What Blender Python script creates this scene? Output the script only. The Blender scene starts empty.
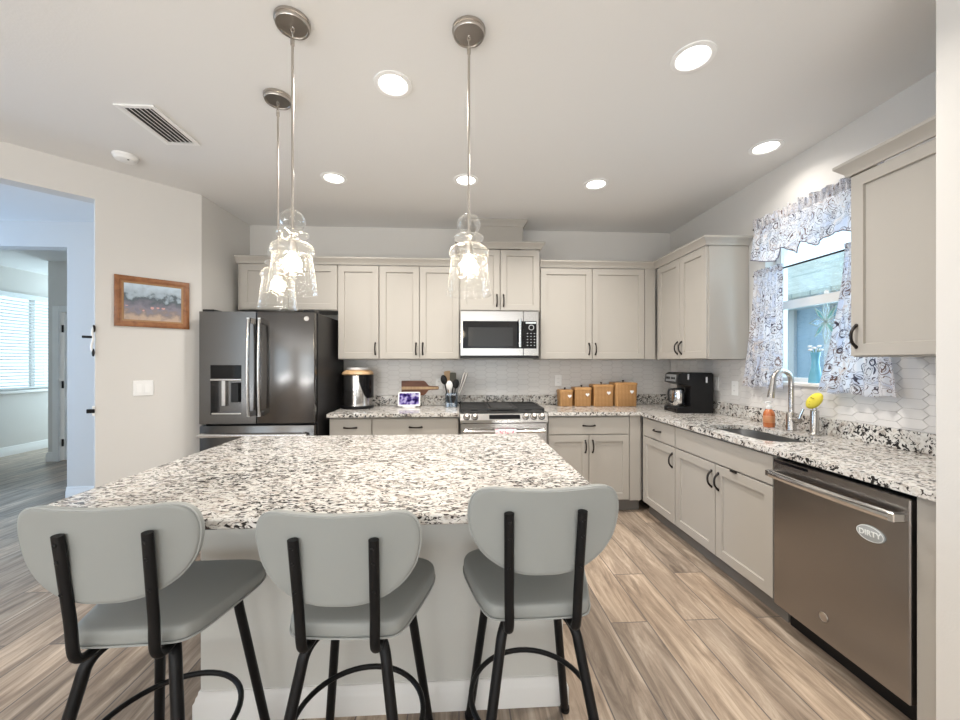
import bpy, bmesh, math, random
from mathutils import Vector, Matrix
random.seed(7)
PI = math.pi
R = math.radians
S = bpy.context.scene
COL = S.collection

# ------------------------------------------------------------------ camera, world, light, exposure
cam_d = bpy.data.cameras.new('camera')
cam = bpy.data.objects.new('camera', cam_d); COL.objects.link(cam)
cam_d.sensor_width = 36.0
cam_d.lens = 36.0 * 383.6 / 960.0
cam_d.shift_y = 2.4 / 960.0
cam_d.clip_start = 0.05
cam.location = (0, 0, 1.356)
cam.rotation_euler = (R(90), 0, -0.0547)
S.camera = cam

S.view_settings.view_transform = 'Standard'
S.view_settings.look = 'None'
S.view_settings.gamma = 1.0
S.view_settings.use_curve_mapping = False
S.view_settings.exposure = -0.28

W = bpy.data.worlds.new('world'); S.world = W
W.use_nodes = True
bg = W.node_tree.nodes['Background']
bg.inputs['Color'].default_value = (0.80, 0.92, 1.0, 1)
bg.inputs['Strength'].default_value = 2.2

S.cycles.use_denoising = True
S.cycles.max_bounces = 10
S.cycles.diffuse_bounces = 5
S.cycles.glossy_bounces = 4
S.cycles.transmission_bounces = 6
S.cycles.transparent_max_bounces = 16
S.cycles.sample_clamp_indirect = 6.0
S.cycles.caustics_reflective = False
S.cycles.caustics_refractive = False


def area(name, loc, rot, sx, sy, power, color):
    d = bpy.data.lights.new(name, 'AREA'); d.shape = 'RECTANGLE'
    d.size = sx; d.size_y = sy; d.energy = power; d.color = color
    o = bpy.data.objects.new(name, d); COL.objects.link(o)
    o.location = loc; o.rotation_euler = rot
    return o


# daylight in the openings of the house: sliding doors behind, side windows of the great room, hall, kitchen window; plus added unseen fill lamps
area('daylight_sliding_door', (-2.1, -4.85, 1.2), (R(90), 0, 0), 1.5, 2.3, 24, (1.0, 0.985, 0.965))
area('daylight_sliding_door', (0.9, -4.85, 1.2), (R(90), 0, 0), 1.2, 2.3, 20, (1.0, 0.985, 0.965))
area('rear_ceiling_fill', (-0.6, -4.4, 0.15), (R(176), 0, 0), 4.4, 1.0, 270, (1.0, 0.99, 0.975))  # added unseen fill lamp, aimed up to brighten the ceiling
area('daylight_great_room_window', (-3.7, -2.0, 1.5), (R(90), 0, R(-90)), 3.0, 1.6, 16, (0.94, 0.97, 1.0))
area('side_ceiling_fill', (-3.55, -2.0, 0.70), (R(176), 0, R(-90)), 3.0, 0.5, 90, (0.97, 0.985, 1.0))  # second added upward fill for the ceiling, out of view
area('daylight_hall', (-6.4, 2.8, 1.5), (R(90), 0, R(-90)), 1.6, 2.0, 95, (0.40, 0.64, 1.0))
area('far_room_fill', (-6.08, 7.85, 1.6), (R(-90), 0, 0), 0.85, 2.0, 60, (0.62, 0.86, 1.0))  # added fill lamp, hidden at the far room's end to brighten that room
area('daylight_far_room', (-7.7, 6.0, 3.3), (R(50), 0, R(-90)), 1.6, 1.2, 420, (0.62, 0.85, 1.0))
area('daylight_kitchen_window', (2.62, 2.33, 1.76), (R(90), 0, R(90)), 0.75, 0.9, 16, (0.66, 0.85, 1.0))
CAN_POWER = 17.0
BULB_STRENGTH = 80.0


# ------------------------------------------------------------------ materials
def nodes_of(m):
    return m.node_tree.nodes, m.node_tree.links


def pbr(name, col, rough=0.5, metal=0.0, spec=0.5, **kw):
    m = bpy.data.materials.new(name); m.use_nodes = True
    b = m.node_tree.nodes['Principled BSDF']
    b.inputs['Base Color'].default_value = (*col, 1)
    b.inputs['Roughness'].default_value = rough
    b.inputs['Metallic'].default_value = metal
    b.inputs['Specular IOR Level'].default_value = spec
    for k, v in kw.items():
        b.inputs[k].default_value = v
    return m


def nd(m, t, **kw):
    n = m.node_tree.nodes.new(t)
    for k, v in kw.items():
        if k in n.inputs:
            n.inputs[k].default_value = v
        else:
            setattr(n, k, v)
    return n


def ln(m, a, b):
    m.node_tree.links.new(a, b)


def ramp(m, stops, interp='LINEAR'):
    n = m.node_tree.nodes.new('ShaderNodeValToRGB')
    cr = n.color_ramp; cr.interpolation = interp
    while len(cr.elements) < len(stops):
        cr.elements.new(0.5)
    for e, (p, c) in zip(cr.elements, stops):
        e.position = p; e.color = (*c, 1) if len(c) == 3 else c
    return n


def mixc(m, fac, a, b, mode='MIX'):
    n = m.node_tree.nodes.new('ShaderNodeMix'); n.data_type = 'RGBA'; n.blend_type = mode
    for sock, v in ((n.inputs[0], fac), (n.inputs[6], a), (n.inputs[7], b)):
        if isinstance(v, (int, float)):
            sock.default_value = v
        elif isinstance(v, tuple):
            sock.default_value = (*v, 1) if len(v) == 3 else v
        else:
            ln(m, v, sock)
    return n.outputs[2]


def math_n(m, op, a, b=None):
    n = m.node_tree.nodes.new('ShaderNodeMath'); n.operation = op
    for i, v in enumerate((a, b)):
        if v is None: continue
        if isinstance(v, (int, float)): n.inputs[i].default_value = v
        else: ln(m, v, n.inputs[i])
    return n.outputs[0]


def coords(m, scale=(1, 1, 1), rot=(0, 0, 0), kind='Object'):
    tc = m.node_tree.nodes.new('ShaderNodeTexCoord')
    mp = m.node_tree.nodes.new('ShaderNodeMapping')
    mp.inputs['Scale'].default_value = scale
    mp.inputs['Rotation'].default_value = rot
    ln(m, tc.outputs[kind], mp.inputs['Vector'])
    return mp.outputs['Vector']


def bump(m, height, strength=0.2, dist=0.01):
    n = nd(m, 'ShaderNodeBump', Strength=strength, Distance=dist)
    ln(m, height, n.inputs['Height'])
    ln(m, n.outputs['Normal'], m.node_tree.nodes['Principled BSDF'].inputs['Normal'])


def base(m):
    return m.node_tree.nodes['Principled BSDF'].inputs['Base Color']


def painted(name, col, rough=0.6, grain=180, strength=0.06):
    m = pbr(name, col, rough, spec=0.3)
    n = nd(m, 'ShaderNodeTexNoise', Scale=grain, Detail=2.0)
    ln(m, coords(m), n.inputs['Vector'])
    bump(m, n.outputs['Fac'], strength, 0.004)
    return m


def granite(name, sc=1.0, stretch=(1, 1, 1), rotz=0.0, dark=0.40, soft=0.03, brown=0.5):
    m = pbr(name, (0.7, 0.66, 0.6), 0.14, spec=0.5)
    v = coords(m, stretch, (0, 0, rotz))
    n1 = nd(m, 'ShaderNodeTexNoise', Scale=58 * sc, Detail=3.0, Roughness=0.55, Distortion=1.3); ln(m, v, n1.inputs['Vector'])
    n2 = nd(m, 'ShaderNodeTexNoise', Scale=30 * sc, Detail=4.0, Roughness=0.6, Distortion=0.8); ln(m, v, n2.inputs['Vector'])
    n3 = nd(m, 'ShaderNodeTexVoronoi', Scale=120 * sc); ln(m, v, n3.inputs['Vector'])
    n4 = nd(m, 'ShaderNodeTexNoise', Scale=5.0 * sc, Detail=2.0); ln(m, v, n4.inputs['Vector'])
    r0 = ramp(m, [(0.35, (0.40, 0.36, 0.33)), (0.43, (0.66, 0.62, 0.58)), (0.49, (0.70, 0.685, 0.66)), (0.70, (0.76, 0.75, 0.735))])
    ln(m, n2.outputs['Fac'], r0.inputs['Fac'])
    g = ramp(m, [(0.0, (0.72, 0.70, 0.67)), (0.4, (0.94, 0.93, 0.91)), (1.0, (0.98, 0.975, 0.96))])
    sep = nd(m, 'ShaderNodeSeparateColor'); ln(m, n3.outputs['Color'], sep.inputs['Color'])
    ln(m, sep.outputs['Red'], g.inputs['Fac'])
    c = mixc(m, 1.0, r0.outputs['Color'], g.outputs['Color'], 'MULTIPLY')
    thr = math_n(m, 'ADD', n1.outputs['Fac'], math_n(m, 'MULTIPLY', math_n(m, 'SUBTRACT', n4.outputs['Fac'], 0.5), 0.16))
    fk = ramp(m, [(dark - 0.01, (1, 1, 1)), (dark + soft, (0, 0, 0))])
    ln(m, thr, fk.inputs['Fac'])
    bt = ramp(m, [(0.45, (0, 0, 0)), (0.62, (brown, brown, brown))]); ln(m, n4.outputs['Fac'], bt.inputs['Fac'])
    dk = mixc(m, bt.outputs['Color'], (0.024, 0.022, 0.022), (0.15, 0.105, 0.095))
    c = mixc(m, fk.outputs['Color'], c, dk)
    ln(m, c, base(m))
    return m


def floor_mat():
    m = pbr('wood_look_plank_tile', (0.4, 0.33, 0.27), 0.34, spec=0.4)
    tc = nd(m, 'ShaderNodeTexCoord')
    sx = nd(m, 'ShaderNodeSeparateXYZ'); ln(m, tc.outputs['Object'], sx.inputs[0])
    cb = nd(m, 'ShaderNodeCombineXYZ'); ln(m, sx.outputs['Y'], cb.inputs['X']); ln(m, sx.outputs['X'], cb.inputs['Y'])
    br = nd(m, 'ShaderNodeTexBrick', offset=0.37, offset_frequency=2)
    ln(m, cb.outputs[0], br.inputs['Vector'])
    br.inputs['Scale'].default_value = 1.0
    br.inputs['Brick Width'].default_value = 1.2
    br.inputs['Row Height'].default_value = 0.197
    br.inputs['Mortar Size'].default_value = 0.003
    br.inputs['Mortar Smooth'].default_value = 0.1
    br.inputs['Color1'].default_value = (0, 0, 0, 1)
    br.inputs['Color2'].default_value = (1, 1, 1, 1)
    br.inputs['Mortar'].default_value = (0.5, 0.5, 0.5, 1)
    # per-plank offset of the grain
    off = nd(m, 'ShaderNodeVectorMath', operation='MULTIPLY_ADD')
    ln(m, br.outputs['Color'], off.inputs[0]); off.inputs[1].default_value = (3.7, 9.1, 0); ln(m, tc.outputs['Object'], off.inputs[2])
    mp = nd(m, 'ShaderNodeMapping'); mp.inputs['Scale'].default_value = (17, 1.9, 1); ln(m, off.outputs[0], mp.inputs['Vector'])
    n1 = nd(m, 'ShaderNodeTexNoise', Scale=1.0, Detail=8.0, Roughness=0.70, Distortion=0.9); ln(m, mp.outputs[0], n1.inputs['Vector'])
    mp2 = nd(m, 'ShaderNodeMapping'); mp2.inputs['Scale'].default_value = (5, 0.7, 1); ln(m, off.outputs[0], mp2.inputs['Vector'])
    n2 = nd(m, 'ShaderNodeTexNoise', Scale=1.0, Detail=3.0, Distortion=1.2); ln(m, mp2.outputs[0], n2.inputs['Vector'])
    r1 = ramp(m, [(0.28, (0.13, 0.100, 0.080)), (0.42, (0.285, 0.222, 0.172)), (0.54, (0.43, 0.345, 0.272)), (0.70, (0.66, 0.56, 0.46))])
    ln(m, n1.outputs['Fac'], r1.inputs['Fac'])
    r2 = ramp(m, [(0.3, (0.78, 0.77, 0.76)), (0.7, (1.15, 1.14, 1.12))]); ln(m, n2.outputs['Fac'], r2.inputs['Fac'])
    c = mixc(m, 1.0, r1.outputs['Color'], r2.outputs['Color'], 'MULTIPLY')
    r3 = ramp(m, [(0.0, (0.72, 0.73, 0.75)), (1.0, (1.16, 1.13, 1.09))]); ln(m, br.outputs['Color'], r3.inputs['Fac'])
    c = mixc(m, 1.0, c, r3.outputs['Color'], 'MULTIPLY')
    c = mixc(m, br.outputs['Fac'], c, (0.13, 0.11, 0.10))
    ln(m, c, base(m))
    bump(m, math_n(m, 'SUBTRACT', math_n(m, 'MULTIPLY', n1.outputs['Fac'], 0.25), br.outputs['Fac']), 0.25, 0.003)
    return m


def thin_glass(name, tint=(1, 1, 1), fac=0.10, rough=0.02, seeds=False):
    m = bpy.data.materials.new(name); m.use_nodes = True
    ns, _ = nodes_of(m); ns.clear()
    out = nd(m, 'ShaderNodeOutputMaterial')
    tr = nd(m, 'ShaderNodeBsdfTransparent'); tr.inputs['Color'].default_value = (*tint, 1)
    gl = nd(m, 'ShaderNodeBsdfGlossy'); gl.inputs['Roughness'].default_value = rough
    lw = nd(m, 'ShaderNodeLayerWeight', Blend=0.35)
    f = math_n(m, 'ADD', math_n(m, 'MULTIPLY', math_n(m, 'POWER', lw.outputs['Facing'], 1.8), 0.85), fac)
    if seeds:
        n = nd(m, 'ShaderNodeTexVoronoi', Scale=55.0); ln(m, coords(m), n.inputs['Vector'])
        r = ramp(m, [(0.10, (1, 1, 1)), (0.26, (0, 0, 0))]); ln(m, n.outputs['Distance'], r.inputs['Fac'])
        f = math_n(m, 'ADD', f, math_n(m, 'MULTIPLY', r.outputs['Color'], 0.30))
        bp = nd(m, 'ShaderNodeBump', Strength=0.7, Distance=0.004); ln(m, n.outputs['Distance'], bp.inputs['Height'])
        ln(m, bp.outputs[0], gl.inputs['Normal'])
    if seeds:      # the rippled, bubble-filled glass scatters a little of the bulb's light
        sc = nd(m, 'ShaderNodeBsdfTranslucent'); sc.inputs['Color'].default_value = (0.95, 0.95, 0.94, 1)
        m2 = nd(m, 'ShaderNodeMixShader'); m2.inputs[0].default_value = 0.22
        ln(m, gl.outputs[0], m2.inputs[1]); ln(m, sc.outputs[0], m2.inputs[2]); gl = m2
    mx = nd(m, 'ShaderNodeMixShader')
    ln(m, math_n(m, 'MINIMUM', f, 0.95), mx.inputs[0]); ln(m, tr.outputs[0], mx.inputs[1]); ln(m, gl.outputs[0], mx.inputs[2])
    ln(m, mx.outputs[0], out.inputs['Surface'])
    return m


def emis(name, col, st):
    m = bpy.data.materials.new(name); m.use_nodes = True
    ns, _ = nodes_of(m); ns.clear()
    out = nd(m, 'ShaderNodeOutputMaterial'); e = nd(m, 'ShaderNodeEmission')
    e.inputs['Color'].default_value = (*col, 1); e.inputs['Strength'].default_value = st
    ln(m, e.outputs[0], out.inputs['Surface'])
    return m


def brushed(name, col, rough, vertical=True):
    m = pbr(name, col, rough, metal=1.0)
    n = nd(m, 'ShaderNodeTexNoise', Scale=1.0, Detail=3.0)
    ln(m, coords(m, (260, 260, 3) if vertical else (3, 3, 320)), n.inputs['Vector'])
    r = ramp(m, [(0.3, (rough * 0.95,) * 3), (0.7, (rough * 1.06,) * 3)]); ln(m, n.outputs['Fac'], r.inputs['Fac'])
    ln(m, r.outputs['Color'], m.node_tree.nodes['Principled BSDF'].inputs['Roughness'])
    return m


def curtain_mat():
    m = bpy.data.materials.new('printed_curtain_cotton'); m.use_nodes = True
    ns, _ = nodes_of(m); ns.clear()
    out = nd(m, 'ShaderNodeOutputMaterial')
    uv = coords(m, (1, 1, 1), kind='UV')
    wn = nd(m, 'ShaderNodeTexNoise', Scale=7.0, Detail=1.0); ln(m, uv, wn.inputs['Vector'])
    wv = nd(m, 'ShaderNodeVectorMath', operation='MULTIPLY_ADD'); ln(m, wn.outputs['Color'], wv.inputs[0]); wv.inputs[1].default_value = (0.06, 0.06, 0); ln(m, uv, wv.inputs[2])
    vo = nd(m, 'ShaderNodeTexVoronoi', Scale=11.0); ln(m, uv, vo.inputs['Vector'])
    sp = nd(m, 'ShaderNodeSeparateColor'); ln(m, vo.outputs['Color'], sp.inputs[0])
    d = vo.outputs['Distance']
    def band(x, lo, hi):
        return math_n(m, 'MULTIPLY', math_n(m, 'GREATER_THAN', x, lo), math_n(m, 'LESS_THAN', x, hi))
    ring = math_n(m, 'MAXIMUM', band(d, 0.33, 0.37), band(d, 0.20, 0.225))
    ring = math_n(m, 'MAXIMUM', ring, band(d, 0.0, 0.05))
    ring = math_n(m, 'MULTIPLY', ring, math_n(m, 'GREATER_THAN', sp.outputs['Red'], 0.45))
    n2 = nd(m, 'ShaderNodeTexNoise', Scale=9.5, Detail=1.5, Distortion=1.8); ln(m, wv.outputs[0], n2.inputs['Vector'])
    c1 = math_n(m, 'MAXIMUM', band(n2.outputs['Fac'], 0.462, 0.480), band(n2.outputs['Fac'], 0.557, 0.574))
    c1 = math_n(m, 'MAXIMUM', c1, band(n2.outputs['Fac'], 0.380, 0.398))
    v2 = nd(m, 'ShaderNodeTexVoronoi', Scale=20.0); ln(m, wv.outputs[0], v2.inputs['Vector'])
    dots = band(v2.outputs['Distance'], 0.13, 0.18)
    dots = math_n(m, 'MULTIPLY', dots, math_n(m, 'GREATER_THAN', n2.outputs['Fac'], 0.56))
    line = math_n(m, 'MAXIMUM', math_n(m, 'MAXIMUM', ring, c1), dots)
    tone = nd(m, 'ShaderNodeTexNoise', Scale=4.0, Detail=1.0); ln(m, uv, tone.inputs['Vector'])
    rp = ramp(m, [(0.38, (0.10, 0.11, 0.16)), (0.50, (0.15, 0.12, 0.13)), (0.62, (0.24, 0.14, 0.11)), (0.7, (0.13, 0.12, 0.15))]); ln(m, tone.outputs['Fac'], rp.inputs['Fac'])
    fill = ramp(m, [(0.36, (0.74, 0.77, 0.85)), (0.46, (0.84, 0.85, 0.89)), (0.64, (0.84, 0.835, 0.85)), (0.72, (0.76, 0.67, 0.62))]); ln(m, n2.outputs['Fac'], fill.inputs['Fac'])
    c = mixc(m, line, fill.outputs['Color'], rp.outputs['Color'])
    df = nd(m, 'ShaderNodeBsdfDiffuse'); ts = nd(m, 'ShaderNodeBsdfTranslucent')
    ln(m, c, df.inputs['Color']); ln(m, c, ts.inputs['Color'])
    mx = nd(m, 'ShaderNodeMixShader'); mx.inputs[0].default_value = 0.5
    ln(m, df.outputs[0], mx.inputs[1]); ln(m, ts.outputs[0], mx.inputs[2]); ln(m, mx.outputs[0], out.inputs['Surface'])
    return m


def wicker_mat():
    m = pbr('woven_basket', (0.5, 0.28, 0.11), 0.55)
    tc = nd(m, 'ShaderNodeTexCoord')
    w1 = nd(m, 'ShaderNodeTexWave', wave_type='BANDS', bands_direction='Z', Scale=26.0, Distortion=0.4); ln(m, tc.outputs['Object'], w1.inputs['Vector'])
    w2 = nd(m, 'ShaderNodeTexWave', wave_type='BANDS', bands_direction='X', Scale=22.0, Distortion=0.3); ln(m, tc.outputs['Object'], w2.inputs['Vector'])
    f = math_n(m, 'MULTIPLY', w1.outputs['Fac'], w2.outputs['Fac'])
    r = ramp(m, [(0.0, (0.30, 0.145, 0.05)), (0.35, (0.52, 0.29, 0.115)), (1.0, (0.66, 0.41, 0.19))]); ln(m, f, r.inputs['Fac'])
    ln(m, r.outputs['Color'], base(m)); bump(m, f, 0.6, 0.004)
    return m


def wood_mat(name, c0, c1, scale=(30, 3, 30), rough=0.4):
    m = pbr(name, c0, rough)
    n = nd(m, 'ShaderNodeTexNoise', Scale=1.0, Detail=5.0, Distortion=0.6); ln(m, coords(m, scale), n.inputs['Vector'])
    r = ramp(m, [(0.35, c0), (0.65, c1)]); ln(m, n.outputs['Fac'], r.inputs['Fac'])
    ln(m, r.outputs['Color'], base(m))
    return m


def shingle_mat():
    m = pbr('roof_shingle', (0.4, 0.42, 0.4), 0.9)
    br = nd(m, 'ShaderNodeTexBrick'); ln(m, coords(m, (1, 1, 1), kind='UV'), br.inputs['Vector'])
    br.inputs['Scale'].default_value = 1.0; br.inputs['Brick Width'].default_value = 0.3; br.inputs['Row Height'].default_value = 0.13
    br.inputs['Mortar Size'].default_value = 0.012
    br.inputs['Color1'].default_value = (0.46, 0.54, 0.52, 1); br.inputs['Color2'].default_value = (0.62, 0.68, 0.64, 1); br.inputs['Mortar'].default_value = (0.30, 0.37, 0.37, 1)
    ln(m, br.outputs['Color'], base(m))
    return m


def painting_mat():
    # a dusky garden picture: pale sky on top, dark foliage band, pink blossoms, warm strip at the foot
    m = pbr('painted_canvas', (0.3, 0.3, 0.35), 0.5)
    tc = nd(m, 'ShaderNodeTexCoord'); sx = nd(m, 'ShaderNodeSeparateXYZ'); ln(m, tc.outputs['Object'], sx.inputs[0])
    n = nd(m, 'ShaderNodeTexNoise', Scale=20.0, Detail=5.0); ln(m, tc.outputs['Object'], n.inputs['Vector'])
    z = math_n(m, 'ADD', math_n(m, 'MULTIPLY', sx.outputs['Z'], 3.6), math_n(m, 'MULTIPLY', math_n(m, 'SUBTRACT', n.outputs['Fac'], 0.5), 0.75))
    z = math_n(m, 'ADD', z, 0.5)
    r = ramp(m, [(0.03, (0.50, 0.38, 0.30)), (0.20, (0.26, 0.22, 0.22)), (0.32, (0.24, 0.23, 0.28)), (0.50, (0.15, 0.16, 0.20)), (0.60, (0.09, 0.12, 0.14)), (0.70, (0.36, 0.44, 0.52)), (1.0, (0.55, 0.66, 0.76))])
    ln(m, z, r.inputs['Fac'])
    v = nd(m, 'ShaderNodeTexVoronoi', Scale=26.0); ln(m, tc.outputs['Object'], v.inputs['Vector'])
    b = math_n(m, 'MULTIPLY', math_n(m, 'LESS_THAN', v.outputs['Distance'], 0.28), math_n(m, 'MULTIPLY', math_n(m, 'LESS_THAN', sx.outputs['Z'], -0.03), math_n(m, 'GREATER_THAN', sx.outputs['Z'], -0.085)))
    c = mixc(m, b, r.outputs['Color'], (0.62, 0.36, 0.34)); ln(m, c, base(m))
    return m


M = dict(
    wall=painted('wall_paint', (0.68, 0.66, 0.63), 0.75, 150, 0.10),
    ceiling=painted('ceiling_paint', (0.80, 0.795, 0.785), 0.9, 110, 0.12),
    trim=painted('white_trim', (0.80, 0.79, 0.77), 0.4, 60, 0.01),
    cab=painted('taupe_cabinet_paint', (0.425, 0.398, 0.360), 0.42, 60, 0.01),
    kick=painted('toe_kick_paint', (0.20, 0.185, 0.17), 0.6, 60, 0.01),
    cabin=pbr('cabinet_interior', (0.42, 0.30, 0.18), 0.6),
    island=painted('island_paint', (0.64, 0.635, 0.60), 0.55, 150, 0.05),
    floor=floor_mat(),
    granite_island=granite('speckled_granite', 1.15, (0.60, 1.25, 1), 0.45, 0.447),
    granite=granite('bold_speckled_granite', 0.80, (1, 1, 1), 0.2, 0.435, 0.02, 0.35),
    tile=pbr('white_glazed_tile', (0.74, 0.72, 0.70), 0.18, spec=0.5),
    grout=pbr('grout', (0.52, 0.50, 0.48), 0.9),
    bronze=pbr('dark_bronze', (0.022, 0.018, 0.016), 0.35, metal=0.6),
    steel=brushed('brushed_steel', (0.56, 0.55, 0.54), 0.22),
    steel_h=brushed('polished_steel', (0.68, 0.67, 0.66), 0.16, False),
    slate=brushed('dark_stainless', (0.165, 0.160, 0.157), 0.18),
    dwsteel=pbr('warm_dark_stainless', (0.31, 0.293, 0.282), 0.27, metal=1.0),
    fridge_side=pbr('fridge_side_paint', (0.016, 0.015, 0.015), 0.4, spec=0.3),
    nickel=pbr('brushed_nickel', (0.52, 0.48, 0.44), 0.28, metal=1.0),
    faucet=pbr('faucet_steel', (0.50, 0.48, 0.46), 0.24, metal=1.0),
    sink=pbr('sink_steel', (0.50, 0.50, 0.50), 0.3, metal=1.0),
    black=pbr('black_plastic', (0.008, 0.008, 0.009), 0.28, spec=0.3),
    blackglass=pbr('black_glass', (0.006, 0.006, 0.007), 0.06, spec=0.25),
    castiron=pbr('cast_iron', (0.03, 0.03, 0.03), 0.6),
    blackmetal=pbr('black_powder_coat', (0.006, 0.006, 0.0065), 0.42, spec=0.25),
    leather=painted('grey_faux_leather', (0.30, 0.312, 0.300), 0.45, 400, 0.03),
    piping=pbr('pale_piping', (0.36, 0.37, 0.36), 0.5),
    glass_shade=thin_glass('seeded_glass', (0.97, 0.97, 0.96), 0.05, 0.04, True),
    pane=thin_glass('window_glass', (0.93, 0.98, 1.0), 0.03, 0.0),
    starglass=thin_glass('pale_green_glass', (0.62, 0.86, 0.80), 0.08, 0.05),
    clearglass=thin_glass('clear_glass', (0.95, 0.98, 0.99), 0.10, 0.03),
    bulb=emis('warm_bulb', (1.0, 0.86, 0.64), BULB_STRENGTH),
    lens=emis('light_lens', (1.0, 0.96, 0.90), 14.0),
    brass=pbr('aged_brass', (0.55, 0.40, 0.20), 0.35, metal=1.0),
    white=pbr('white_plastic', (0.88, 0.88, 0.87), 0.35),
    ventdark=pbr('vent_dark', (0.05, 0.05, 0.05), 0.8),
    curtain=curtain_mat(),
    wicker=wicker_mat(),
    basketlid=wood_mat('basket_lid_wood', (0.42, 0.22, 0.08), (0.56, 0.32, 0.13), (6, 60, 6)),
    frame=wood_mat('oak_frame', (0.22, 0.085, 0.032), (0.33, 0.14, 0.055), (20, 20, 20)),
    frame2=pbr('frame_inner_lip', (0.36, 0.20, 0.09), 0.4),
    walnut=wood_mat('walnut', (0.13, 0.045, 0.02), (0.22, 0.085, 0.04), (4, 30, 60)),
    maple=wood_mat('pale_wood', (0.52, 0.33, 0.17), (0.64, 0.44, 0.25), (30, 30, 4)),
    painting=painting_mat(),
    blind=pbr('white_blind', (0.80, 0.84, 0.86), 0.5),
    soap=pbr('orange_soap', (0.52, 0.15, 0.045), 0.2, **{'Coat Weight': 0.5}),
    yellow=painted('yellow_sponge', (0.78, 0.66, 0.08), 0.8, 250, 0.5),
    vase=pbr('blue_glaze', (0.13, 0.36, 0.48), 0.2),
    petal=pbr('white_petal', (0.82, 0.82, 0.84), 0.6),
    stem=pbr('green_stem', (0.12, 0.25, 0.08), 0.6),
    lead=pbr('lead_came', (0.45, 0.55, 0.52), 0.4, metal=0.6),
    siding=pbr('blue_grey_siding', (0.40, 0.58, 0.76), 0.8),
    fascia=pbr('white_fascia', (0.72, 0.75, 0.80), 0.7),
    shingle=shingle_mat(),
    lawn=painted('lawn_ground', (0.22, 0.28, 0.16), 0.95, 20, 0.4),
    magnet=pbr('grey_magnet', (0.36, 0.38, 0.38), 0.5),
    lettering=pbr('pale_lettering', (0.82, 0.84, 0.83), 0.5),
    screen=None, towel=None,
)
# smart display picture and printed towel
m = emis('screen_picture', (0.4, 0.3, 0.8), 1.0); M['screen'] = m
n = nd(m, 'ShaderNodeTexNoise', Scale=22.0, Detail=1.0); ln(m, coords(m), n.inputs['Vector'])
r = ramp(m, [(0.36, (0.03, 0.02, 0.09)), (0.47, (0.16, 0.10, 0.42)), (0.55, (0.62, 0.52, 0.86)), (0.68, (0.9, 0.86, 0.95))]); ln(m, n.outputs['Fac'], r.inputs['Fac'])
ln(m, r.outputs['Color'], m.node_tree.nodes['Emission'].inputs['Color'])
m = pbr('printed_towel', (0.8, 0.75, 0.75), 0.9); M['towel'] = m
n = nd(m, 'ShaderNodeTexNoise', Scale=55.0, Detail=2.0); ln(m, coords(m), n.inputs['Vector'])
r = ramp(m, [(0.40, (0.72, 0.22, 0.30)), (0.46, (0.84, 0.80, 0.80))]); ln(m, n.outputs['Fac'], r.inputs['Fac']); ln(m, r.outputs['Color'], base(m))


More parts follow.
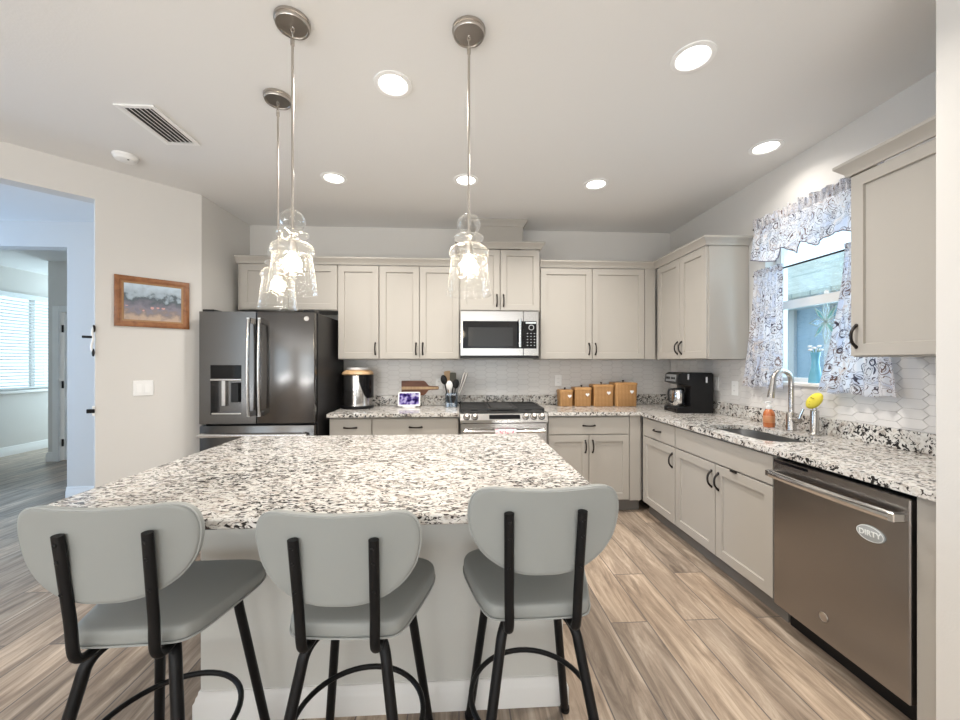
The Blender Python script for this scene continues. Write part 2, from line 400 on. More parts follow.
# ------------------------------------------------------------------ mesh builder
class MB:
    def __init__(s):
        s.v = []; s.f = []; s.mi = []; s.cur = 0; s.uv = None

    def add(s, verts, faces):
        o = len(s.v)
        s.v.extend([tuple(p) for p in verts])
        for f in faces:
            s.f.append([i + o for i in f]); s.mi.append(s.cur)
        return s

    def box(s, x0, x1, y0, y1, z0, z1, bev=0.0):
        if x0 > x1: x0, x1 = x1, x0
        if y0 > y1: y0, y1 = y1, y0
        if z0 > z1: z0, z1 = z1, z0
        if bev <= 0:
            v = [(x, y, z) for z in (z0, z1) for y in (y0, y1) for x in (x0, x1)]
            f = [(0, 2, 3, 1), (4, 5, 7, 6), (0, 1, 5, 4), (1, 3, 7, 5), (3, 2, 6, 7), (2, 0, 4, 6)]
            return s.add(v, f)
        b = bmesh.new()
        bmesh.ops.create_cube(b, size=1.0)
        for w in b.verts:
            w.co = Vector(((x0 + x1) / 2 + w.co.x * (x1 - x0), (y0 + y1) / 2 + w.co.y * (y1 - y0), (z0 + z1) / 2 + w.co.z * (z1 - z0)))
        bmesh.ops.bevel(b, geom=b.edges[:], offset=bev, segments=2 if bev > 0.004 else 1, affect='EDGES', profile=0.5)
        return s.from_bm(b)

    def from_bm(s, b, mat=None):
        b.verts.index_update()
        vs = [(mat @ w.co) if mat else w.co.copy() for w in b.verts]
        fs = [[w.index for w in f.verts] for f in b.faces]
        b.free()
        return s.add(vs, fs)

    def sphere(s, c, r, sc=(1, 1, 1), seg=20, ring=12):
        b = bmesh.new(); bmesh.ops.create_uvsphere(b, u_segments=seg, v_segments=ring, radius=r)
        return s.from_bm(b, Matrix.Translation(c) @ Matrix.Diagonal((*sc, 1)))

    def prism(s, poly, h0, h1, f=lambda a, b, h: (a, b, h)):
        n = len(poly)
        v = [f(a, b, h0) for a, b in poly] + [f(a, b, h1) for a, b in poly]
        fs = [list(range(n))[::-1], list(range(n, 2 * n))]
        for i in range(n):
            j = (i + 1) % n
            fs.append((i, j, n + j, n + i))
        return s.add(v, fs)

    def tube(s, path, r, n=10, closed=False, sx=1.0, sy=1.0):
        P = [Vector(p) for p in path]
        m = len(P)
        T = []
        for i in range(m):
            if closed: t = P[(i + 1) % m] - P[i - 1]
            else: t = P[min(i + 1, m - 1)] - P[max(i - 1, 0)]
            T.append(t.normalized())
        up = Vector((0, 0, 1)) if abs(T[0].z) < 0.9 else Vector((0, 1, 0))
        N = (up - T[0] * up.dot(T[0])).normalized()
        rings = []
        for i in range(m):
            N = (N - T[i] * N.dot(T[i])).normalized()
            B = T[i].cross(N)
            rr = r[i] if isinstance(r, (list, tuple)) else r
            rings.append([P[i] + N * (rr * sx * math.cos(2 * PI * k / n)) + B * (rr * sy * math.sin(2 * PI * k / n)) for k in range(n)])
        v = [p for q in rings for p in q]; fs = []
        for i in range(m if closed else m - 1):
            j = (i + 1) % m
            for k in range(n):
                l = (k + 1) % n
                fs.append((i * n + k, i * n + l, j * n + l, j * n + k))
        if not closed:
            fs.append(list(range(n))[::-1]); fs.append([(m - 1) * n + k for k in range(n)])
        return s.add(v, fs)

    def lathe(s, prof, n=32, c=(0, 0, 0), f=None):
        v = []; fs = []; idx = []
        for (r, z) in prof:
            if r < 1e-6:
                idx.append([len(v)]); v.append((0, 0, z))
            else:
                idx.append(list(range(len(v), len(v) + n)))
                v += [(r * math.cos(2 * PI * k / n), r * math.sin(2 * PI * k / n), z) for k in range(n)]
        for a, b in zip(idx[:-1], idx[1:]):
            for k in range(n):
                l = (k + 1) % n
                q = [a[k % len(a)], a[l % len(a)], b[l % len(b)], b[k % len(b)]]
                q = [x for i, x in enumerate(q) if x not in q[:i]]
                if len(q) > 2: fs.append(q)
        v = [(x + c[0], y + c[1], z + c[2]) for x, y, z in v]
        if f: v = [f(p) for p in v]
        return s.add(v, fs)

    def sweep(s, path, prof, pre=None, post=None, closed=False):
        P = [Vector((p[0], p[1])) for p in path]; n = len(P); k = len(prof)
        rings = []
        for i in range(n):
            a = P[i - 1] if (i > 0 or closed) else (Vector(pre) if pre else None)
            b = P[(i + 1) % n] if (i < n - 1 or closed) else (Vector(post) if post else None)
            ds = []
            if a is not None: ds.append((P[i] - a).normalized())
            if b is not None: ds.append((b - P[i]).normalized())
            ns = [Vector((d.y, -d.x)) for d in ds]
            if len(ns) == 1: off = ns[0]
            else:
                h = (ns[0] + ns[1]).normalized(); off = h / max(0.2, h.dot(ns[0]))
            rings.append([(P[i].x + off.x * o, P[i].y + off.y * o, z) for o, z in prof])
        v = [p for r_ in rings for p in r_]; fs = []
        for i in range(n if closed else n - 1):
            j = (i + 1) % n
            for q in range(k):
                l = (q + 1) % k
                fs.append((i * k + q, i * k + l, j * k + l, j * k + q))
        if not closed:
            fs.append(list(range(k))[::-1]); fs.append([(n - 1) * k + q for q in range(k)])
        return s.add(v, fs)

    def pad(s, outline, layers, f):
        # outline: closed 2D loop; layers: (scale, height) from underside to top; f maps (a, b, h) to 3D
        n = len(outline)
        cx = sum(p[0] for p in outline) / n; cy = sum(p[1] for p in outline) / n
        v = []; fs = []; idx = []
        for sc, h in layers:
            if sc <= 0:
                idx.append([len(v)]); v.append(f(cx, cy, h))
            else:
                idx.append(list(range(len(v), len(v) + n)))
                v += [f(cx + (a - cx) * sc, cy + (b - cy) * sc, h) for a, b in outline]
        for a, b in zip(idx[:-1], idx[1:]):
            for k in range(n):
                l = (k + 1) % n
                q = [a[k % len(a)], a[l % len(a)], b[l % len(b)], b[k % len(b)]]
                q = [x for i, x in enumerate(q) if x not in q[:i]]
                if len(q) > 2: fs.append(q)
        return s.add(v, fs)

    def build(s, name, mat, parent=None, loc=None, rotz=0.0, angle=35, recalc=True):
        me = bpy.data.meshes.new(name)
        me.from_pydata([tuple(p) for p in s.v], [], s.f)
        mats = mat if isinstance(mat, (list, tuple)) else [mat]
        for q in mats: me.materials.append(q)
        if len(mats) > 1:
            for p, i in zip(me.polygons, s.mi): p.material_index = i
        if s.uv:
            u = me.uv_layers.new(name='UVMap')
            for p in me.polygons:
                for li in p.loop_indices:
                    u.data[li].uv = s.uv[me.loops[li].vertex_index]
        if recalc:
            b = bmesh.new(); b.from_mesh(me)
            bmesh.ops.recalc_face_normals(b, faces=b.faces[:]); b.to_mesh(me); b.free()
        for p in me.polygons: p.use_smooth = True
        me.set_sharp_from_angle(angle=R(angle))
        o = bpy.data.objects.new(name, me); COL.objects.link(o)
        if parent: o.parent = parent
        if loc: o.location = loc
        if rotz: o.rotation_euler = (0, 0, rotz)
        return o


def tag(o, label, cat, group=None):
    o['label'] = label; o['category'] = cat
    if group: o['group'] = group
    return o


def thing(name, label, cat, loc=(0, 0, 0), rotz=0.0, group=None):
    o = bpy.data.objects.new(name, None); COL.objects.link(o)
    o.empty_display_size = 0.1
    o.location = loc; o.rotation_euler = (0, 0, rotz)
    return tag(o, label, cat, group)


def struct(o):
    o['kind'] = 'structure'; return o


def dup(root, loc, rotz, label):
    def cp(o, par):
        c = o.copy(); COL.objects.link(c)
        if par: c.parent = par
        for ch in list(o.children): cp(ch, c)
        return c
    r = cp(root, None)
    r.location = loc; r.rotation_euler = (0, 0, rotz); r['label'] = label
    return r


def rrect(x0, x1, y0, y1, r, n=6, corners=(1, 1, 1, 1)):
    pts = []
    for (cx, cy, a0), k in zip(((x1 - r, y0 + r, -90), (x1 - r, y1 - r, 0), (x0 + r, y1 - r, 90), (x0 + r, y0 + r, 180)), corners):
        if k:
            for i in range(n + 1):
                a = R(a0 + 90 * i / n); pts.append((cx + r * math.cos(a), cy + r * math.sin(a)))
        else:
            pts.append((cx + r * (1 if a0 in (-90, 0) else -1), cy + r * (1 if a0 in (0, 90) else -1)))
    return pts


def smooth_path(pts, n=8):
    P = [Vector(p) for p in pts]; out = []
    for i in range(len(P) - 1):
        p0 = P[max(i - 1, 0)]; p1 = P[i]; p2 = P[i + 1]; p3 = P[min(i + 2, len(P) - 1)]
        for k in range(n):
            t = k / n
            out.append(0.5 * ((2 * p1) + (p2 - p0) * t + (2 * p0 - 5 * p1 + 4 * p2 - p3) * t * t + (3 * p1 - p0 - 3 * p2 + p3) * t ** 3))
    out.append(P[-1]); return out


# ------------------------------------------------------------------ setting
H = 2.743; D = 4.0; RX = 2.263
CX, CY = -2.13, 3.30                     # outer corner of the angled wall


def ang(sd, n, z):                        # along the angled wall from the corner; n = depth behind its kitchen face
    k = math.sqrt(0.5)
    return (CX - k * sd - k * n, CY - k * sd + k * n, z)


def ang_box(mb, s0, s1, n0, n1, z0, z1):
    v = [ang(a, b, z) for z in (z0, z1) for b in (n0, n1) for a in (s0, s1)]
    mb.add(v, [(0, 2, 3, 1), (4, 5, 7, 6), (0, 1, 5, 4), (1, 3, 7, 5), (3, 2, 6, 7), (2, 0, 4, 6)])


struct(MB().box(-8.0, 2.40, -5.2, 8.0, -0.1, 0.0).build('floor', M['floor']))
struct(MB().box(-8.0, 2.40, -5.2, 8.0, H, H + 0.1).build('ceiling', M['ceiling']))
w = MB(); w.box(-3.86, 2.40, D, D + 0.12, 0, H); w.box(-5.2, -3.86, D, D + 0.12, 2.494, H); w.box(-6.55, -5.2, D, D + 0.12, 0, H)
struct(w.build('wall_back', M['wall']))
# right wall with the kitchen window opening
WY0, WY1, WZ0, WZ1 = 1.93, 2.72, 1.20, 2.28
w = MB()
w.box(RX, RX + 0.14, 0.2, WY0, 0, H); w.box(RX, RX + 0.14, WY1, D, 0, H)
w.box(RX, RX + 0.14, WY0, WY1, 0, WZ0); w.box(RX, RX + 0.14, WY0, WY1, WZ1, H)
struct(w.build('wall_right', M['wall']))
struct(MB().box(1.60, RX, 0.2, 1.206, 0, H, 0.004).build('wall_pantry', M['wall']))
struct(MB().box(1.60, 1.72, -5.0, 0.2, 0, H).build('wall_great_room', M['wall']))
w = MB(); w.prism([(CX, CY), (-2.112, D), (-2.26, D), (-2.26, 3.40)], 0, H)
ang_box(w, 0, 0.624, 0, 0.12, 0, H); ang_box(w, 0.624, 2.0, 0, 0.12, 2.512, H); ang_box(w, 2.0, 2.40, 0, 0.12, 0, H)
struct(w.build('wall_angled', M['wall']))
w = MB(); w.box(-3.95, -3.83, -5.0, -3.6, 0, H); w.box(-3.95, -3.83, -0.4, 1.62, 0, H); w.box(-3.95, -3.83, -3.6, -0.4, 0, 0.6); w.box(-3.95, -3.83, -3.6, -0.4, 2.4, H)
struct(w.build('wall_left', M['wall']))
w = MB(); w.box(-3.95, -2.9, -5.1, -4.98, 0, H); w.box(1.6, 1.72, -5.1, -4.98, 0, H); w.box(-2.9, 1.6, -5.1, -4.98, 2.4, H)
struct(w.build('wall_rear', M['wall']))
w = MB()
for i in range(5):
    x = -2.9 + 4.5 * i / 4; w.box(x - 0.04, x + 0.04, -5.08, -5.0, 0, 2.4)
w.box(-2.9, 1.6, -5.08, -5.0, 2.32, 2.4); w.box(-2.9, 1.6, -5.08, -5.0, 0.0, 0.08)
struct(w.build('window_3', M['trim']))
# hall and far room
w = MB(); w.box(-6.67, -6.55, 3.7, 5.30, 0, H); w.box(-6.67, -6.55, 6.75, 8.0, 0, H); w.box(-6.67, -6.55, 5.30, 6.75, 0, 0.93); w.box(-6.67, -6.55, 5.30, 6.75, 2.38, H)
w.box(-6.67, -6.55, 1.5, 2.0, 0, H); w.box(-6.67, -6.55, 2.0, 3.7, 2.5, H); w.box(-6.67, -6.55, 2.0, 3.7, 0, 0.4)
struct(w.build('wall_far', M['wall']))
w = MB(); w.box(-5.62, -5.50, 5.57, 7.9, 0, H); w.box(-5.50, -5.49, 5.57, 5.69, 0, H); w.box(-5.49, -4.67, 5.57, 5.69, 2.05, H); w.box(-4.67, -3.6, 5.57, 5.69, 0, H); w.box(-3.6, -3.48, 4.12, 5.69, 0, H)
struct(w.build('wall_hall', M['wall']))
struct(MB().box(-6.67, -3.83, 1.42, 1.54, 0, H).build('wall_entry', M['wall']))
# door of the far room, with casing and hinges
dr = struct(MB().box(-5.44, -4.72, 5.60, 5.64, 0.01, 2.04, 0.003).build('door_1', M['trim']))
c = MB(); c.box(-5.545, -5.46, 5.545, 5.57, 0, 2.13, 0.004); c.box(-4.70, -4.61, 5.545, 5.57, 0, 2.13, 0.004); c.box(-5.46, -4.70, 5.545, 5.57, 2.045, 2.13, 0.004)
c.build('casing', M['trim'], dr)
for z in (0.25, 1.05, 1.82):
    h = MB(); h.tube([(-5.452, 5.592, z - 0.05), (-5.452, 5.592, z + 0.05)], 0.012, 8); h.build('hinge', M['bronze'], dr)
# far room window with its blind
wd = MB(); wd.box(-6.62, -6.57, 5.30, 5.35, 0.93, 2.38); wd.box(-6.62, -6.57, 6.70, 6.75, 0.93, 2.38); wd.box(-6.62, -6.57, 5.35, 6.70, 2.33, 2.38); wd.box(-6.62, -6.57, 5.35, 6.70, 0.93, 0.98); wd.box(-6.62, -6.58, 6.28, 6.33, 0.98, 2.33)
w1 = struct(wd.build('window_2', M['trim']))
MB().box(-6.60, -6.595, 5.35, 6.70, 0.98, 2.33).build('pane', M['pane'], w1)
MB().box(-6.55, -6.51, 5.24, 6.81, 0.90, 0.94, 0.005).build('sill', M['trim'], w1)
bl = thing('window_blind', 'white slatted blind over the far room window past the doorway', 'blind', (-6.535, 6.03, 0.95))
MB().box(-0.012, 0.035, -0.73, 0.73, 1.36, 1.43, 0.004).build('headrail', M['blind'], bl)
sl = MB()
for i in range(27):
    z = 0.06 + i * 0.048
    sl.add([(-0.012, -0.71, z - 0.006), (0.020, -0.71, z + 0.007), (0.020, 0.71, z + 0.007), (-0.012, 0.71, z - 0.006),
            (-0.012, -0.71, z - 0.003), (0.020, -0.71, z + 0.010), (0.020, 0.71, z + 0.010), (-0.012, 0.71, z - 0.003)],
           [(0, 3, 2, 1), (4, 5, 6, 7), (0, 1, 5, 4), (1, 2, 6, 5), (2, 3, 7, 6), (3, 0, 4, 7)])
sl.build('slats', M['blind'], bl)
MB().box(-0.012, 0.024, -0.71, 0.71, 0.015, 0.038, 0.003).build('bottom_rail', M['blind'], bl)
for y in (-0.35, 0.35):
    MB().tube([(0.026, y, 0.03), (0.026, y, 1.38)], 0.0022, 6).build('ladder_cord', M['white'], bl)

# baseboards
BB = [(0, 0), (0.016, 0), (0.016, 0.085), (0.011, 0.095), (0.009, 0.125), (0, 0.13)]
k = math.sqrt(0.5)
struct(MB().sweep([ang(2.4, 0, 0)[:2], ang(2.0, 0, 0)[:2]], BB).build('baseboard_left', M['trim']))
bbm = MB(); bbm.sweep([ang(0.624, 0, 0)[:2], (CX, CY)], BB)
bbm.sweep([(-3.86, D), (-2.26, D)], BB)
struct(bbm.build('baseboard_hall', M['trim']))
bbm = MB(); bbm.sweep([(-6.55, 4.13), (-6.55, 7.9)], BB); bbm.sweep([(-5.62, 5.57), (-5.55, 5.57)], BB, pre=(-5.62, 6.5))
struct(bbm.build('baseboard_far', M['trim']))

# kitchen window: frame, panes, sill (recess lined by the wall itself)
wm = MB()
xw0, xw1 = RX + 0.085, RX + 0.135
for a, b in ((WY0, WY0 + 0.045), (WY1 - 0.045, WY1)): wm.box(xw0, xw1, a, b, WZ0, WZ1)
wm.box(xw0, xw1, WY0 + 0.045, WY1 - 0.045, WZ1 - 0.045, WZ1); wm.box(xw0, xw1, WY0 + 0.045, WY1 - 0.045, WZ0, WZ0 + 0.05)
win = struct(wm.build('window_1', M['trim']))
MB().box(RX + 0.10, RX + 0.106, WY0 + 0.045, WY1 - 0.045, WZ0 + 0.05, WZ1 - 0.045).build('pane', M['pane'], win)
MB().box(xw0 - 0.012, xw0 + 0.012, WY0 + 0.045, WY1 - 0.045, 1.735, 1.795, 0.003).build('meeting_rail', M['trim'], win)
MB().box(RX - 0.025, xw0, WY0 - 0.03, WY1 + 0.03, WZ0, WZ0 + 0.022, 0.004).build('sill', M['trim'], win)

# outside the kitchen window
struct(MB().box(2.41, 16, -6, 16, -0.3, -0.2).build('ground', M['lawn']))
nh = thing('neighboring_house', 'blue grey house next door with shingle roof, seen through the kitchen window', 'house', (5.3, 4.5, -0.2))
MB().box(0.05, 6.0, -5, 6.5, 0.0, 2.40).build('wall_siding', M['siding'], nh)
for y in (-0.35, 0.75, 1.35):
    MB().box(0.0, 0.05, y - 0.05, y + 0.05, 0, 2.38).build('batten', M['fascia'], nh)
MB().box(-0.30, 0.05, -5.2, 6.7, 2.38, 2.42).build('soffit', M['fascia'], nh)
MB().box(-0.34, -0.30, -5.2, 6.7, 2.375, 2.53).build('fascia', M['fascia'], nh)
rf = MB(); rf.prism([(-0.40, 2.56), (3.6, 4.16), (7.6, 2.56), (7.6, 2.50), (3.6, 4.10), (-0.4, 2.5)], -5.3, 6.8, lambda a, b, h: (a, h, b))
rf.uv = [(p[1], math.copysign(p[0] - 3.6, 1) * 1.077) for p in rf.v]
rf.build('roof', M['shingle'], nh)

# ------------------------------------------------------------------ tiled backsplash (elongated hexagons)
def clip_rect(poly, a0, a1, b0, b1):
    def cl(p, f, inter):
        out = []
        for i in range(len(p)):
            a, b = p[i - 1], p[i]
            if f(b):
                if not f(a): out.append(inter(a, b))
                out.append(b)
            elif f(a): out.append(inter(a, b))
        return out
    def ix(v): return lambda a, b: (v, a[1] + (b[1] - a[1]) * (v - a[0]) / (b[0] - a[0]))
    def iy(v): return lambda a, b: (a[0] + (b[0] - a[0]) * (v - a[1]) / (b[1] - a[1]), v)
    for f, g in ((lambda q: q[0] >= a0, ix(a0)), (lambda q: q[0] <= a1, ix(a1)), (lambda q: q[1] >= b0, iy(b0)), (lambda q: q[1] <= b1, iy(b1))):
        poly = cl(poly, f, g)
        if not poly: return []
    return poly


def tiles(name, regions, mapf, thick=0.006):
    mb = MB(); L, tip, h, g = 0.138, 0.026, 0.050, 0.0022
    for (a0, a1, b0, b1) in regions:
        mb.cur = 0
        mb.prism([(a0, b0), (a1, b0), (a1, b1), (a0, b1)], 0.0, thick * 0.55, mapf)
        mb.cur = 1
        i0 = int(math.floor((a0 - 0.3) / (L - tip))); i1 = int(math.ceil((a1 + 0.3) / (L - tip)))
        j0 = int(math.floor(b0 / h)) - 1; j1 = int(math.ceil(b1 / h)) + 1
        for i in range(i0, i1 + 1):
            for j in range(j0, j1 + 1):
                cx = i * (L - tip); cz = j * h + (h / 2 if i % 2 else 0)
                hh = h / 2 - g / 2; hl = L / 2 - g * 0.7
                def hexa(q): return [(cx - hl + q, cz), (cx - hl + tip, cz - hh + q), (cx + hl - tip, cz - hh + q), (cx + hl - q, cz), (cx + hl - tip, cz + hh - q), (cx - hl + tip, cz + hh - q)]
                p = clip_rect(hexa(0), a0, a1, b0, b1)
                if len(p) < 3: continue
                mb.prism(p, thick * 0.55, thick, mapf)
    o = mb.build(name, [M['grout'], M['tile']])
    return struct(o)


ZS = 1.016
tiles('trim_1', [(-1.13, RX - 0.007, ZS, 1.383)], lambda a, b, h: (a, D - h, b))
tiles('trim_2', [(1.21, WY0 - 0.03, ZS, 1.380), (WY0 - 0.03, WY1 + 0.03, ZS, WZ0), (WY1 + 0.03, D - 0.007, ZS, 1.378)], lambda a, b, h: (RX - h, a, b))

# ------------------------------------------------------------------ cabinets
def door_mb(x0, x1, z0, z1, y=0.0, th=0.02, fr=0.057, slab=False):
    mb = MB()
    yb, yf = y, y - th
    e = 0.0018
    if slab:
        return mb.box(x0, x1, yf, yb, z0, z1, 0.002)
    def ring(i, yy): return [(x0 + i, yy, z0 + i), (x1 - i, yy, z0 + i), (x1 - i, yy, z1 - i), (x0 + i, yy, z1 - i)]
    rs = [ring(0, yb), ring(0, yf + e), ring(e, yf), ring(fr, yf), ring(fr + 0.0025, yf + 0.0115)]
    v = [p for r_ in rs for p in r_]; fs = [(3, 2, 1, 0)]
    for i in range(len(rs) - 1):
        for q in range(4):
            l = (q + 1) % 4
            fs.append((i * 4 + q, i * 4 + l, i * 4 + 4 + l, i * 4 + 4 + q))
    fs.append([(len(rs) - 1) * 4 + q for q in range(4)])
    return mb.add(v, fs)


def pull(parent, x, z, y, vertical=True, L=0.105):
    mb = MB(); pts = []
    for i in range(11):
        t = -1 + 2 * i / 10
        o = 0.028 * (1 - abs(t) ** 2.6) + 0.001
        pts.append((x, y - o, z + t * L / 2) if vertical else (x + t * L / 2, y - o, z))
    rr = [0.0082 - 0.002 * (1 - abs(-1 + 2 * i / 10) ** 3) for i in range(11)]
    mb.tube(pts, rr, 8)
    for t in (-1, 1):
        c = (x, y - 0.003, z + t * L / 2) if vertical else (x + t * L / 2, y - 0.003, z)
        mb.sphere(c, 0.009, (1, 0.5, 1), 10, 6)
    mb.build('handle', M['bronze'], parent)


CROWN = [(0.0, 0.0), (0.010, 0.0), (0.013, 0.014), (0.030, 0.034), (0.040, 0.046), (0.044, 0.050), (0.044, 0.064), (0.0, 0.064)]


def crown(parent, path, zt, pre=None, post=None):
    mb = MB(); mb.sweep(path, [(o, z + zt) for o, z in CROWN], pre, post)
    mb.build('crown_molding', M['cab'], parent)


def wall_cabinet(label, loc, rotz, w, h, d, doors, crn=None, group=None, stile=None, pre=None, post=None, name='wall_cabinet'):
    # doors: (x0, x1, handle side or None, handle z)
    t = thing(name, label, 'cabinet', loc, rotz, group)
    b = MB(); b.box(0, w, 0, d, 0, h, 0.001)
    b.build('body', M['cab'], t)
    if stile: MB().box(stile[0], stile[1], -0.02, 0, 0.0, h, 0.001).build('filler', M['cab'], t)
    for (a, c_, side, hz) in doors:
        o = door_mb(a, c_, 0.006, h - 0.006).build('door', M['cab'], t)
        if side: pull(o, a + 0.028 if side == 'l' else c_ - 0.028, hz, -0.02)
    if crn: crown(t, crn, h, pre, post)
    return t


UF = 3.675         # face of the back wall cabinet boxes; doors stand 2 cm proud
UD = D - UF
UB, UH = 1.385, 0.885
UG = 'wall cabinets along the back wall'
wall_cabinet('short two-door taupe cabinet mounted above the refrigerator', (-2.045, UF, 1.842), 0, 0.910, UB + UH - 1.842, UD,
             [(0.035, 0.462, None, 0), (0.468, 0.905, None, 0)], [(0, -0.02), (0.910, -0.02)], UG)
wall_cabinet('narrow single-door taupe wall cabinet beside the refrigerator', (-1.135, UF, UB), 0, 0.384, UH, UD,
             [(0.006, 0.378, 'r', 0.10)], [(0, -0.02), (0.384, -0.02)], UG)
wall_cabinet('two-door taupe wall cabinet between the narrow cabinet and the microwave', (-0.751, UF, UB), 0, 0.756, UH, UD,
             [(0.006, 0.374, 'r', 0.10), (0.381, 0.750, 'l', 0.10)], [(0, -0.02), (0.756, -0.02)], UG)
wall_cabinet('raised short two-door taupe cabinet directly above the microwave', (0.007, UF - 0.02, 1.845), 0, 0.768, 0.590, UD + 0.02,
             [(0.008, 0.380, 'r', 0.10), (0.388, 0.760, 'l', 0.10)], [(0, UD), (0, -0.02), (0.768, -0.02), (0.768, UD)], UG)
wall_cabinet('wide two-door taupe wall cabinet above the woven baskets', (0.778, UF, UB), 0, 1.14, UH, UD,
             [(0.008, 0.508, 'r', 0.10), (0.516, 1.030, 'l', 0.10)], [(0, -0.02), (1.14, -0.02)], UG, stile=(1.036, 1.14), post=(1.14, -1.0))
RUX = 1.938
wall_cabinet('two-door taupe wall cabinet in the corner above the black coffee maker', (RUX, 3.655, UB - 0.003), -PI / 2, 0.778, UH, RX - RUX,
             [(0.045, 0.412, 'r', 0.10), (0.418, 0.772, 'l', 0.10)], [(0, -0.02), (0.778, -0.02), (0.778, RX - RUX)], 'wall cabinets along the window wall', pre=(0, -1.0))
wall_cabinet('large single-door wall cabinet overhanging the counter above the dishwasher', (RUX, 1.785, UB - 0.003), -PI / 2, 0.575, UH, RX - RUX,
             [(0.006, 0.569, 'l', 0.10)], [(0, RX - RUX), (0, -0.02), (0.575, -0.02)], 'wall cabinets along the window wall')
dc = thing('duct_cover', 'boxed taupe duct cover rising from the raised cabinet to the ceiling', 'duct cover', (0.16, 3.72, 2.501))
MB().box(0, 0.465, 0, D - 3.72, 0, H - 2.501, 0.001).build('body', M['cab'], dc)
mb = MB(); mb.sweep([(0, D - 3.72), (0, 0), (0.465, 0), (0.465, D - 3.72)], [(o * 0.9, z * 0.95 + H - 2.501 - 0.063) for o, z in CROWN]); mb.build('crown_molding', M['cab'], dc)


def base_cabinet(label, loc, rotz, w, fronts, d=0.607, group=None, kick=True, name='base_cabinet'):
    # fronts: ('drawer'|'door'|'panel', x0, x1, z0, z1, handle) ; handle: None, 'h' centre, 'l' / 'r' upright near top
    t = thing(name, label, 'cabinet', loc, rotz, group)
    MB().box(0, w, 0, d, 0.115, 0.883, 0.001).build('body', M['cab'], t)
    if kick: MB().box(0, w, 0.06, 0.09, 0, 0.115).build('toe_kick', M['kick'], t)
    for (kd, a, c_, z0, z1, hd) in fronts:
        slab = kd in ('drawer', 'panel')
        o = door_mb(a, c_, z0, z1, slab=slab).build({'door': 'door', 'drawer': 'drawer_front', 'panel': 'false_front'}[kd], M['cab'], t)
        if hd == 'h': pull(o, (a + c_) / 2, (z0 + z1) / 2, -0.02, False)
        elif hd: pull(o, a + 0.03 if hd == 'l' else c_ - 0.03, z1 - 0.10, -0.02, True)
    return t


BF = 3.39
BG = 'base cabinets along the back wall'
base_cabinet('narrow taupe drawer cabinet standing next to the refrigerator', (-1.12, BF, 0), 0, 0.366,
             [('drawer', 0.006, 0.360, 0.715, 0.868, 'h'), ('door', 0.006, 0.360, 0.125, 0.705, 'r')], group=BG)
base_cabinet('wide taupe drawer cabinet standing next to the oven, under the utensil crock', (-0.754, BF, 0), 0, 0.754,
             [('drawer', 0.006, 0.748, 0.715, 0.868, 'h'), ('door', 0.006, 0.374, 0.125, 0.705, 'r'), ('door', 0.380, 0.748, 0.125, 0.705, 'l')], group=BG)
t = base_cabinet('two-door base cabinet with one wide drawer, under the woven baskets', (0.785, BF, 0), 0, 0.868,
             [('drawer', 0.008, 0.742, 0.715, 0.868, 'h'), ('door', 0.008, 0.372, 0.125, 0.705, 'r'), ('door', 0.378, 0.742, 0.125, 0.705, 'l')], group=BG)
MB().box(0.748, 0.846, -0.02, 0, 0.115, 0.883, 0.001).build('filler', M['cab'], t)
RBX = RX - 0.61
RG = 'base cabinets along the window wall'
base_cabinet('narrow base cabinet with one drawer and one door in the corner by the sink', (RBX, 3.37, 0), -PI / 2, 0.55,
             [('drawer', 0.045, 0.545, 0.715, 0.868, 'h'), ('door', 0.045, 0.545, 0.125, 0.705, 'r')], group=RG)
sb = base_cabinet('wide two-door sink cabinet with plain front panel, beside the dishwasher', (RBX, 2.82, 0), -PI / 2, 0.912,
             [('panel', 0.005, 0.907, 0.715, 0.868, None), ('door', 0.005, 0.453, 0.125, 0.705, 'r'), ('door', 0.459, 0.907, 0.125, 0.705, 'l')], group=RG)
# the sink cabinet is open at the top, so that the bowl hangs in it
body = [o for o in sb.children if o.name.startswith('body')][0]
me = body.data
nb = MB(); w_, d_ = 0.912, 0.607
nb.box(0, 0.018, 0, d_, 0.115, 0.883); nb.box(w_ - 0.018, w_, 0, d_, 0.115, 0.883); nb.box(0.018, w_ - 0.018, 0, 0.018, 0.115, 0.883); nb.box(0.018, w_ - 0.018, d_ - 0.012, d_, 0.115, 0.883); nb.box(0.018, w_ - 0.018, 0.018, d_ - 0.012, 0.115, 0.135)
tmp = nb.build('body_open', M['cab']); body.data = tmp.data; bpy.data.objects.remove(tmp)
MB().box(0.60, 0.65, -0.03, -0.02, 0.700, 0.712, 0.001).build('child_latch', M['bronze'], sb)
ep = MB().box(RBX - 0.02, RX - 0.01, 1.208, 1.283, 0.0, 0.883, 0.001).build('end_panel', M['cab'])
tag(ep, 'narrow taupe filler panel between the dishwasher and the wall end', 'panel')

